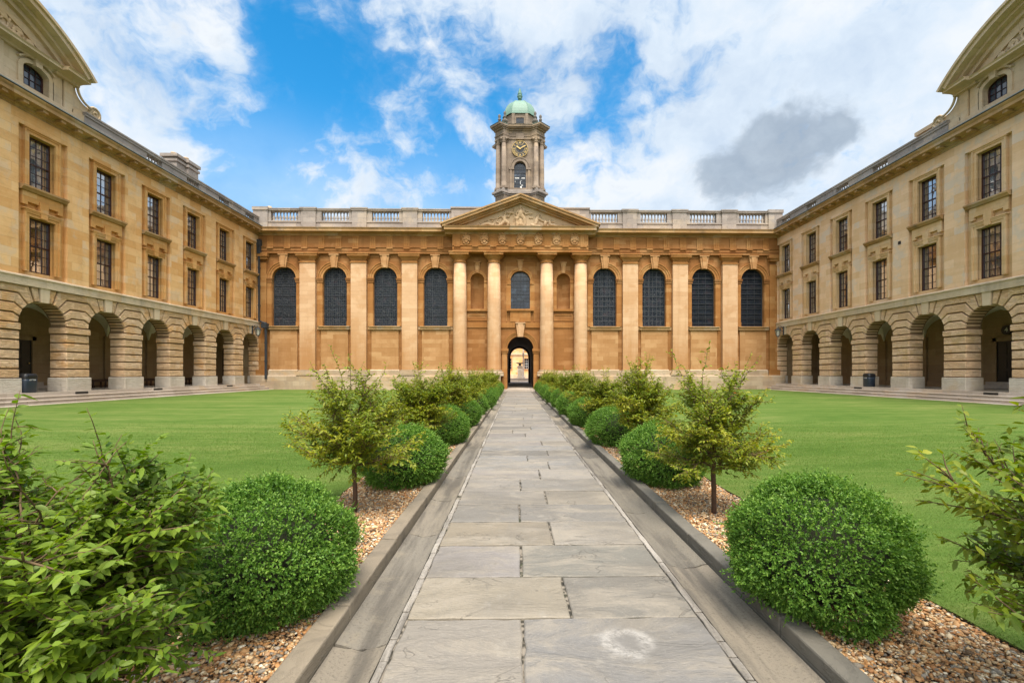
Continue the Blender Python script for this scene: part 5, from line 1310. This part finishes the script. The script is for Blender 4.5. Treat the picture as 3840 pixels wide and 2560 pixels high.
# strip of small setts, gutters and kerbs
gut, strip = [], []
GC = [(.24, .207, .16), (.21, .183, .144), (.25, .215, .165), (.19, .17, .138)]; GCR = [(.135, .122, .102), (.16, .145, .118), (.12, .11, .095), (.17, .152, .122)]
for sg in (-1, 1):
    e0 = (PC - PX0) if sg < 0 else (PX1 - PC)
    y = .9
    while y < 36.6:
        L = rn.uniform(.14, .34)
        if rn.random() < .96:
            xa, xb = sorted((PC + sg * (e0 + .003), PC + sg * (e0 + .046)))
            vs, fs = slab_geo(xa, xb, y + .006, y + L - .006, -.006 + rn.uniform(-.006, .002), rn, jit=.005, bev=.004)
            strip.append((vs, fs, [v * q_ for q_ in (rn.uniform(.8, 1.1),) for v in (.33, .30, .26)]))
        y += L
    y = .8
    while y < 36.8:
        L = rn.uniform(1.1, 1.75); a0, a1 = e0 + .05, KX - .012; n = 9; m_ = max(4, int(L / .12))
        rows_ = []
        for q in range(m_ + 1):
            yy = y + .006 + (L - .012) * q / m_
            rows_.append([(PC + sg * (a0 + (a1 - a0) * i / n), yy + (rn.uniform(-.012, .012) if q in (0, m_) else 0), -.004 - .030 * math.sin(math.pi * min(1, i / n * 1.02)) ** 1.2 - .004 + rn.uniform(-.0012, .0012)) for i in range(n + 1)])
        vs = [v for r_ in rows_ for v in r_]; fs = [(q * (n + 1) + i, q * (n + 1) + i + 1, (q + 1) * (n + 1) + i + 1, (q + 1) * (n + 1) + i) for q in range(m_) for i in range(n)]
        bnd = list(range(n + 1)) + [q * (n + 1) + n for q in range(1, m_ + 1)] + [m_ * (n + 1) + i for i in range(n - 1, -1, -1)] + [q * (n + 1) for q in range(m_ - 1, 0, -1)]
        b0 = len(vs); vs += [(vs[i][0], vs[i][1], -.09) for i in bnd]; fs += [(bnd[i], bnd[(i + 1) % len(bnd)], b0 + (i + 1) % len(bnd), b0 + i) for i in range(len(bnd))]
        cc = rn.choice(GC if sg < 0 or rn.random() < .25 else GCR); kk = rn.uniform(.9, 1.1); gut.append((vs, fs, [v * kk for v in cc])); y += L
slabs_obj('gutter', gut, M['gutter'], 'structure'); slabs_obj('path_edging', strip, M['gutter'], 'structure')
M['kerb'] = stone('kerb_stone', (0.205, 0.17, 0.125), (0.32, 0.27, 0.20), (0.12, 0.11, 0.095), 0.8, 3, 3, 0.3, (.12, .105, .085), grime=.6, grime_col=(.075, .068, .057), bump=.014, pscale=2.6, erosion=.4)
M['kerb_dark'] = stone('lichened_kerb_stone', (0.135, 0.125, 0.105), (0.22, 0.20, 0.16), (0.10, 0.095, 0.085), 0.8, 3, 3, 0.3, (.09, .085, .07), grime=.6, grime_col=(.06, .056, .05), bump=.014, pscale=2.6, erosion=.4)
for sg in (-1, 1):
    b = MB(); y = .5
    while y < 36.9:
        L = rn.uniform(.95, 1.5); xa, xb = sorted((PC + sg * (KX + rn.uniform(-.004, .004)), PC + sg * (KX + .135))); dz = rn.uniform(-.006, .006)
        x0, x1 = (xa, xb); b.box(x0, x1, y + .003, y + L - .003, -.15, .085 + dz); y += L
    k_ = b.build('kerb', M['kerb'] if sg < 0 else M['kerb_dark']); soft(k_, .012, 2); tag(k_, kind='structure')

# gravel beds
m, t, p, o = new_mat('gravel_sheet')
g = t.n('ShaderNodeNewGeometry'); P = g.outputs['Position']
vo = t.n('ShaderNodeTexVoronoi'); t.l(P, vo.inputs['Vector']); vo.inputs['Scale'].default_value = 42
sp = t.n('ShaderNodeSeparateXYZ'); t.l(vo.outputs['Color'], sp.inputs[0])
c = t.ramp(sp.outputs[0], [(0, (.10, .055, .03)), (.25, (.26, .14, .07)), (.5, (.36, .22, .12)), (.75, (.46, .33, .21)), (.9, (.27, .25, .23)), (1, (.55, .48, .40))])
c = t.mix(t.smooth(vo.outputs['Distance'], .3, .75), c, (.05, .03, .02)); t.l(c, p.inputs['Base Color']); p.inputs['Roughness'].default_value = .85
bp = t.n('ShaderNodeBump'); bp.inputs['Strength'].default_value = 1; bp.inputs['Distance'].default_value = .012; bp.invert = True; t.l(vo.outputs['Distance'], bp.inputs['Height']); t.l(bp.outputs[0], p.inputs['Normal'])
M['gravel'] = m
GP = np.array([(.36, .19, .085), (.40, .235, .12), (.30, .15, .07), (.48, .35, .22), (.54, .45, .35), (.25, .225, .205), (.19, .17, .155), (.42, .29, .18), (.33, .21, .13), (.60, .55, .48), (.13, .085, .055)])
def ico():
    b = bmesh.new(); bmesh.ops.create_icosphere(b, subdivisions=1, radius=1); V = np.array([v.co for v in b.verts]); F = np.array([[v.index for v in f.verts] for f in b.faces]); b.free(); return V, F
IV, IF = ico()
for sg in (-1, 1):
    xa, xb = sorted((PC + sg * (KX + .13), PC + sg * (EX + .02)))
    b = MB(); nx, ny = 6, 220
    vs = [(xa + (xb - xa) * i / nx, .5 + 36.4 * j / ny, .030 + .010 * math.sin(i * 2.1 + j * .7) + rn.uniform(-.004, .004)) for j in range(ny + 1) for i in range(nx + 1)]
    b.add(vs, [(j * (nx + 1) + i, j * (nx + 1) + i + 1, (j + 1) * (nx + 1) + i + 1, (j + 1) * (nx + 1) + i) for j in range(ny) for i in range(nx)], 0, True)
    tag(b.build('gravel_bed', M['gravel'], recalc=False), kind='structure')
    ys = []
    for y0, y1, d in ((1.3, 3.4, 7000), (3.4, 6.5, 5000), (6.5, 12, 2000)):
        nn = int((xb - xa) * (y1 - y0) * d); ys.append(rng.uniform(y0, y1, nn))
    y = np.concatenate(ys); n = len(y); x = rng.uniform(xa + .005, xb - .005, n)
    r = np.where(y > 6.5, .014, .0098) * rng.lognormal(0, .33, n); S = np.stack([r * rng.uniform(.8, 1.35, n), r * rng.uniform(.65, 1.1, n), r * rng.uniform(.35, .65, n)], 1)
    th = rng.uniform(0, 2 * np.pi, n); tl = rng.normal(0, .3, n)
    L = IV[None] * S[:, None] * (1 + .18 * rng.standard_normal((n, len(IV), 1)))
    ct, st_ = np.cos(tl)[:, None], np.sin(tl)[:, None]
    Lx, Lz = L[..., 0] * ct - L[..., 2] * st_, L[..., 0] * st_ + L[..., 2] * ct
    c_, s_ = np.cos(th)[:, None], np.sin(th)[:, None]
    W = np.stack([Lx * c_ - L[..., 1] * s_ + x[:, None], Lx * s_ + L[..., 1] * c_ + y[:, None], Lz + (.043 + rng.uniform(-.006, .012, n))[:, None]], 2)
    col = GP[rng.choice(len(GP), n, p=[.16, .16, .1, .12, .08, .1, .06, .08, .08, .03, .03])] * rng.uniform(.85, 1.4, (n, 1)) * np.array([1.04, 1.0, .86])
    F = (IF[None] + (np.arange(n) * len(IV))[:, None, None]).reshape(-1, 3)
    me = np_mesh('gravel', W.reshape(-1, 3), [F], np.repeat(col, len(IV), 0), M['pebble'])
    tag(link('gravel', me), label='brown and cream flint gravel filling the planting bed', cat='gravel', kind='stuff')
# lawns: raised turf with a cut earth edge
def lawn_z(x):
    d = abs(x - PC); return .065 + .085 * max(0, min(1, (d - 4) / 15))
m, t, p, o = new_mat('lawn_turf')
g = t.n('ShaderNodeNewGeometry'); P = g.outputs['Position']
st1 = t.noise(t.vscale(P, (.16, 1.1, 1)), 1.0, 5, .6, .3); st2 = t.noise(t.vscale(P, (.6, 2.0, 1)), 2.4, 6, .65); fi = t.noise(P, 55, 4, .7); bl = t.noise(P, .22, 4, .55)
f = t.math('ADD', t.math('MULTIPLY', st1, .62), t.math('ADD', t.math('MULTIPLY', t.math('SUBTRACT', st2, .22), .50), t.math('ADD', t.math('MULTIPLY', fi, .25), t.math('MULTIPLY', bl, .3))))
c = t.ramp(f, [(.42, (.036, .086, .012)), (.58, (.060, .118, .018)), (.72, (.092, .148, .029)), (.86, (.145, .182, .048))])
t.l(c, p.inputs['Base Color']); p.inputs['Roughness'].default_value = .95; p.inputs['Specular IOR Level'].default_value = .1
bp = t.n('ShaderNodeBump'); bp.inputs['Strength'].default_value = .8; bp.inputs['Distance'].default_value = .02; t.l(t.math('ADD', fi, t.math('MULTIPLY', st2, .5)), bp.inputs['Height']); t.l(bp.outputs[0], p.inputs['Normal'])
M['turf'] = m; M['soil'] = plain('cut_soil', (.045, .026, .014), .95, var=.4, vs=30, bump=.01)
for sg in (-1, 1):
    b = MB(); xs = [EX] + [3, 4, 6, 8, 10, 12, 14, 16, 18, 20, 20.75]; V = []
    for j in range(80):
        yy = -4 + (FY - .5 + 4) * j / 79
        V += [(PC + sg * (xx + (.02 * math.sin(yy * 3.1) + .012 * math.sin(yy * 11) if i == 0 else 0)), yy, lawn_z(PC + xx)) for i, xx in enumerate(xs)]
    nx = len(xs); F = [(j * nx + i, j * nx + i + 1, (j + 1) * nx + i + 1, (j + 1) * nx + i) for j in range(79) for i in range(nx - 1)]
    b.add(V, F, 0, True)
    ed = [V[j * nx] for j in range(80)]; b.add([(x, y, z) for x, y, z in ed] + [(x - sg * .012, y, -.1) for x, y, z in ed], [(j, j + 1, 81 + j, 80 + j) for j in range(79)], 1)
    tag(b.build('lawn', [M['turf'], M['soil']], recalc=False), kind='structure')
    # blades of the mown turf close to the viewer
    nn = 420000; q = np.stack([EX + rng.beta(1, 2.2, nn) * 11, 1.2 + rng.beta(1, 2.2, nn) * 13], 1)
    q = q[q[:, 1] > .72 * (q[:, 0] - EX) - .2]     # what the view takes in
    n = len(q); far = np.clip(q[:, 1] / 6, .8, 2.0)
    x = PC + sg * q[:, 0]; zz = .065 + .085 * np.clip((np.abs(x - PC) - 4) / 15, 0, 1)
    h = rng.uniform(.009, .018, n) * np.clip(far, 1, 1.3); wd = rng.uniform(.0016, .003, n) * far; th = rng.uniform(0, 2 * np.pi, n); ln = rng.normal(0, .012, (n, 2))
    B = np.stack([x, q[:, 1], zz - .003], 1); dx = np.stack([np.cos(th) * wd, np.sin(th) * wd, np.zeros(n)], 1); T_ = B + np.concatenate([ln, h[:, None]], 1)
    V = np.stack([B - dx, B + dx, T_], 1).reshape(-1, 3); F = np.arange(3 * n).reshape(-1, 3)
    c0 = np.array([.090, .165, .026]) + rng.uniform(0, 1, (n, 1)) * np.array([.060, .060, .018]); dry = rng.random(n) < .03; c0[dry] = np.array([.26, .25, .10])
    me = np_mesh('grass', V, [F], np.repeat(c0, 3, 0), M['blade'])
    tag(link('grass', me), label='short mown blades of the striped green lawn', cat='grass', kind='stuff')
# strip of pale paving along the chapel foot
b = MB(); b.box(-20.6, PC - EX, FY - .56, FY - .4, -.1, .10); b.box(PC + EX, 20.6, FY - .56, FY - .4, -.1, .10); tag(b.build('lawn_border', M['step']), kind='structure')

# ================================================================== planting
def leaves_np(P, Dv, N, L, W, fold=.18, droop=.25):
    """7-vertex leaves: two folded halves."""
    Dv = Dv / np.linalg.norm(Dv, axis=1, keepdims=True)
    S = np.cross(Dv, N); S /= np.maximum(1e-6, np.linalg.norm(S, axis=1, keepdims=True)); U = np.cross(S, Dv)
    L = L[:, None]; W = W[:, None]
    dz = np.zeros_like(P); dz[:, 2] = 1
    b = P; t = P + Dv * L - dz * L * droop
    m_ = P + Dv * L * .5 - U * W * fold - dz * L * droop * .25
    r1 = P + Dv * L * .28 + S * W * .42; l1 = P + Dv * L * .28 - S * W * .42
    r2 = P + Dv * L * .62 + S * W * .40 - dz * L * droop * .4; l2 = P + Dv * L * .62 - S * W * .40 - dz * L * droop * .4
    V = np.stack([b, r1, r2, t, l2, l1, m_], 1).reshape(-1, 3); n = len(P); o = (np.arange(n) * 7)[:, None]
    F = np.concatenate([o + np.array([[0, 1, 2, 6]]), o + np.array([[6, 2, 3, 4]]), o + np.array([[0, 6, 4, 5]])])
    return V, F
def young_tree_mesh(seed, H=1.62, spread=.80, nb=20, leafL=.042, base=.38, dens=1.0, shoots=5, yellow=.5, low=.85, fresh=0.0, elm=66):
    rg = np.random.default_rng(seed); rd = random.Random(seed)
    tw = MB(); LP, LD, LN = [], [], []
    def twig(p0, d0, L, r0, lvl):
        n = max(4, int(L / .05)); p = Vector(p0); d = Vector(d0).normalized(); pts = [p.copy()]; dirs = [d.copy()]
        for i in range(n):
            d = (d + Vector((rd.gauss(0, .13), rd.gauss(0, .13), rd.gauss(.02 if lvl == 1 else -.015, .10)))).normalized()
            p = p + d * (L / n); pts.append(p.copy()); dirs.append(d.copy())
        if lvl < 3: tw.tube(pts, [r0 * (1 - .75 * i / n) for i in range(n + 1)], 5 if lvl == 1 else 4)
        return pts, dirs
    def leafy(pts, dirs, start, step):
        for i in range(len(pts) - 1):
            seg = (pts[i + 1] - pts[i]).length; m_ = max(1, int(seg / step))
            for q in range(m_):
                if i / len(pts) < start: continue
                pp = pts[i].lerp(pts[i + 1], q / m_); d = dirs[i]
                side = d.cross(Vector((0, 0, 1)));
                if side.length < .1: side = Vector((rd.gauss(0, 1), rd.gauss(0, 1), 0))
                side.normalize()
                sg = 1 if (q + i) % 2 else -1
                ld = d * rd.uniform(.2, .9) + side * sg * rd.uniform(.4, 1.1) + Vector((rd.gauss(0, .35), rd.gauss(0, .35), rd.gauss(-.15, .35)))
                LP.append(tuple(pp)); LD.append(tuple(ld)); LN.append((rd.gauss(0, .5), rd.gauss(0, .5), 1))
    az = rd.uniform(0, 6.28)
    for i in range(nb):
        az += 2.4 + rd.uniform(-.3, .3); u = i / (nb - 1)
        zz = base + .04 + .34 * u * (H / 1.6)
        el = R(2 + elm * u ** 1.1 + rd.uniform(-10, 10))
        L = spread * rd.uniform(.72, 1.08) * (1.0 - .18 * u) * (low + (1 - low) * min(1, u / .3))
        d = Vector((math.cos(az) * math.cos(el), math.sin(az) * math.cos(el), math.sin(el)))
        pts, dirs = twig((0, 0, zz), d, L, .011, 1); leafy(pts, dirs, .2, .012 / dens)
        nt_ = int(L / .022)
        for j in range(nt_):
            k = min(len(pts) - 2, max(1, int((.12 + .88 * j / nt_) * (len(pts) - 1)))); sg = 1 if j % 2 else -1
            side = dirs[k].cross(Vector((0, 0, 1)));
            if side.length < .1: side = Vector((math.cos(az + 1.5), math.sin(az + 1.5), 0))
            side.normalize()
            d2 = dirs[k] * .75 + side * sg * rd.uniform(.4, 1.0) + Vector((0, 0, rd.gauss(.1, .3)))
            l2 = rd.uniform(.15, .33) * (1.15 - .5 * j / nt_)
            p2, q2 = twig(pts[k], d2, l2, .004, 2); leafy(p2, q2, .08, .0125 / dens)
            if rd.random() < .6:
                p3, q3 = twig(p2[len(p2) // 2], d2 + side * -sg * .8 + Vector((0, 0, rd.gauss(.15, .3))), l2 * .6, .003, 3); leafy(p3, q3, .1, .0125 / dens)
    for i in range(shoots):
        a = rd.uniform(0, 6.28); r_ = rd.uniform(.05, .3) * spread; p0 = (r_ * math.cos(a), r_ * math.sin(a), base + .55 * (H - base))
        L = (H - p0[2]) * rd.uniform(.65, 1.08); pts, dirs = twig(p0, (math.cos(a) * .35, math.sin(a) * .35, 1), L, .0042, 1); leafy(pts, dirs, .04, .015)
        for j in range(int(L / .09)):
            k = min(len(pts) - 2, int(j / (L / .09) * (len(pts) - 1))); a2 = rd.uniform(0, 6.28)
            p2, q2 = twig(pts[k], (math.cos(a2), math.sin(a2), .5), rd.uniform(.06, .15), .003, 2); leafy(p2, q2, .05, .014)
    P = np.array(LP); n = len(P)
    V, F = leaves_np(P, np.array(LD), np.array(LN), leafL * rg.lognormal(0, .22, n), leafL * .50 * rg.lognormal(0, .15, n))
    g1 = np.array([.115, .175, .014]); g2 = np.array([.28, .305, .022]); g3 = np.array([.42, .33, .04])
    g1 = g1 * (1 - fresh) + np.array([.075, .150, .014]) * fresh; g2 = g2 * (1 - fresh) + np.array([.165, .265, .028]) * fresh
    # whole sprays turn together: neighbouring leaves share a shade
    ph = np.sin(P[:, 0] * 7 + seed) + np.sin(P[:, 1] * 8 + 2 * seed) + np.sin(P[:, 2] * 9)
    u = np.clip(rg.normal(.45, .3, n) + .12 * ph, 0, 1)[:, None]; v = np.clip(rg.normal(-.05, .28, n) + .09 * ph, 0, 1)[:, None] * yellow
    col = (g1 * (1 - u) + g2 * u) * (1 - v) + g3 * v
    red = rg.random(n) < .001; col[red] = (.38, .09, .02)
    me = np_mesh('foliage', V, [F], np.repeat(col, 7, 0), M['leaf'])
    wood = tw.mesh('branches', M['twig'], recalc=False)
    tb = MB(); tb.tube([(0, 0, -.05), (.006, .004, base * .5), (-.004, .006, base), (.005, 0, base + .2), (0, .005, base + .4)], [.027, .024, .024, .02, .012], 10)
    return me, wood, tb.mesh('trunk', M['bark'])
def box_mesh(seed, r=.56, h=.84, sprigs=9000, leafL=.016):
    rg = np.random.default_rng(seed)
    n = sprigs; ph = rg.uniform(0, 2 * np.pi, n); cz = rg.uniform(-.82, 1, n)
    D_ = np.stack([np.sqrt(1 - cz ** 2) * np.cos(ph), np.sqrt(1 - cz ** 2) * np.sin(ph), cz], 1)
    lump = 1 + .045 * np.sin(D_[:, 0] * 2.1 + seed * 1.7) + .04 * np.sin(D_[:, 1] * 2.6 + seed) + .03 * np.sin(D_[:, 0] * 8 + D_[:, 2] * 7 + 2 * seed) + .035 * np.sin(D_[:, 0] * 5 + seed) * np.sin(D_[:, 1] * 4.3 + 1) + .03 * np.sin(D_[:, 2] * 7 + D_[:, 0] * 6 + seed) + .025 * np.sin(11 * D_[:, 1] + 9 * D_[:, 2])
    zc = h * .46; zr = np.where(D_[:, 2] > 0, h - zc, zc * 1.12)
    depth = 1 - np.abs(rg.normal(0, .045, n)); depth *= np.where(rg.random(n) < .08, 1.0 + rg.uniform(.03, .14, n), 1.0)
    P0 = np.stack([D_[:, 0] * r, D_[:, 1] * r, D_[:, 2] * zr], 1) * (lump * depth)[:, None]; P0[:, 2] += zc
    N0 = D_ / np.array([r, r, h * .5]); N0 /= np.linalg.norm(N0, axis=1, keepdims=True)
    ax = N0 + rg.normal(0, .42, (n, 3)); ax[:, 2] += .25; ax /= np.linalg.norm(ax, axis=1, keepdims=True)
    k = 8; L = leafL * 2.6
    LP = np.repeat(P0, k, 0) + np.repeat(ax, k, 0) * np.tile(np.linspace(-.2, 1, k), n)[:, None] * L * np.repeat(rg.uniform(.5, 1.25, n), k)[:, None]
    rv_ = rg.normal(0, 1, (n * k, 3)); LD = np.repeat(ax, k, 0) * .75 + rv_ * .55
    V, F = leaves_np(LP, LD, rg.normal(0, .7, (n * k, 3)) + np.repeat(N0, k, 0), leafL * rg.lognormal(0, .2, n * k), leafL * .62 * rg.lognormal(0, .12, n * k), droop=.08)
    g1 = np.array([.054, .135, .017]); g2 = np.array([.140, .285, .037]); g3 = np.array([.23, .36, .055])
    u = np.clip(np.repeat(rg.normal(.4, .25, n), k) + rg.normal(0, .15, n * k), 0, 1)[:, None]; v = (np.tile(np.linspace(0, 1, k), n) ** 3 * np.repeat(rg.uniform(0, .9, n), k))[:, None]
    col = (g1 * (1 - u) + g2 * u) * (1 - v) + g3 * v
    me = np_mesh('foliage', V, [F], np.repeat(col, 7, 0), M['boxleaf'])
    b = MB(); b.ball((0, 0, h * .46), 1, sx=r * .72, sy=r * .72, sz=h * .40, seg=24, rings=14)
    return me, b.mesh('woody_heart', plain('box_twigs', (.022, .026, .010), .95, var=.4, vs=14))
ORD = ['first', 'second', 'third', 'fourth', 'fifth', 'sixth', 'seventh', 'eighth', 'ninth', 'tenth', 'eleventh', 'twelfth']
SIDE = {-1: 'on the honey wing side of the path', 1: 'on the straw wing side of the path'}
boxes = [box_mesh(1, .475, .75, sprigs=12000, leafL=.015), box_mesh(2, .50, .78, sprigs=13000, leafL=.015), box_mesh(3, .52, .78, sprigs=7500, leafL=.019), box_mesh(4, .52, .78, sprigs=6000, leafL=.02), box_mesh(5, .52, .78, sprigs=4000, leafL=.026)]
def put_box(i, sg, x, y, v, s, rz):
    o = empty('box_bush', (x, y, .035), rz, label=f'round clipped bush, {ORD[i]} from the viewer {SIDE[sg]}', cat='bush', group='clipped box bushes along the path')
    o.scale = (s[0], s[0], s[1])
    link('foliage', boxes[v][0], o); link('woody_heart', boxes[v][1], o)
rn = random.Random(9)
for sg in (-1, 1):
    for i in range(11):
        y = 2.84 + 3.2 * i; x = PC + sg * (1.77 if i == 0 and sg < 0 else 1.66 if i == 0 else 1.72)
        v = (0 if sg < 0 else 1) if i == 0 else (2 + (i + (sg > 0)) % 2 if i < 4 else 4)
        put_box(i, sg, x, y + rn.uniform(-.1, .1) * (i > 1), v, (1, 1) if i == 0 else (rn.uniform(.98, 1.08), rn.uniform(.95, 1.05)), rn.uniform(0, 6))
trees = [young_tree_mesh(11, 1.80, .78, 27, .037, .46, 1.2, 8, .5, .85, 0, 58), young_tree_mesh(12, 1.78, .78, 27, .037, .44, 1.2, 8, .8, .85, 0, 60), young_tree_mesh(13, 1.70, .72, 28, .046, .50, 1.0, 7, .7, .85, 0, 60), young_tree_mesh(14, 1.76, .72, 28, .046, .50, .95, 7, .9, .85, 0, 62)]
front = [young_tree_mesh(21, 1.44, .72, 44, .038, .34, 1.4, 13, .12, .60, .8, 48), young_tree_mesh(22, 1.62, .80, 32, .042, .36, 1.0, 6, .35, .75, .3)]
def put_tree(i, sg, x, y, me, s, rz):
    o = empty('young_tree', (x, y, .03), rz, label=f'young olive-leaved tree, {ORD[i]} from the viewer {SIDE[sg]}', cat='tree', group='young trees along the path')
    o.scale = s
    link('crown', me[0], o); link('branches', me[1], o); link('trunk', me[2], o)
for sg in (-1, 1):
    put_tree(0, sg, PC + (-1.93 if sg < 0 else 2.10), 1.62 if sg < 0 else 1.60, front[0 if sg < 0 else 1], (1.0, 1.0, .97) if sg < 0 else (1, 1, 1.16), 1.0 if sg < 0 else 2.2)
    for i in range(1, 11):
        y = (4.80 if sg < 0 else 4.68) + 3.2 * (i - 1); x = PC + sg * (1.94 if sg < 0 else (1.80 if i == 1 else 1.94))
        me = trees[(0 if sg < 0 else 1)] if i == 1 else trees[2 + (i + (sg > 0)) % 2]
        put_tree(i, sg, x, y, me, (rn.uniform(.95, 1.1),) * 2 + (rn.uniform(.93, 1.08),) if i > 1 else (1, 1, 1), rn.uniform(0, 6) if i > 1 else .6)
# black irrigation hose in the gravel
b = MB(); b.tube([(PC - 2.16, 2.62, .055), (PC - 2.17, 2.48, .066), (PC - 2.14, 2.38, .066), (PC - 2.13, 2.28, .058)], .013, 8)
tag(b.build('irrigation_hose', M['black']), label='short black hose end lying on the gravel by the box bush', cat='hose')
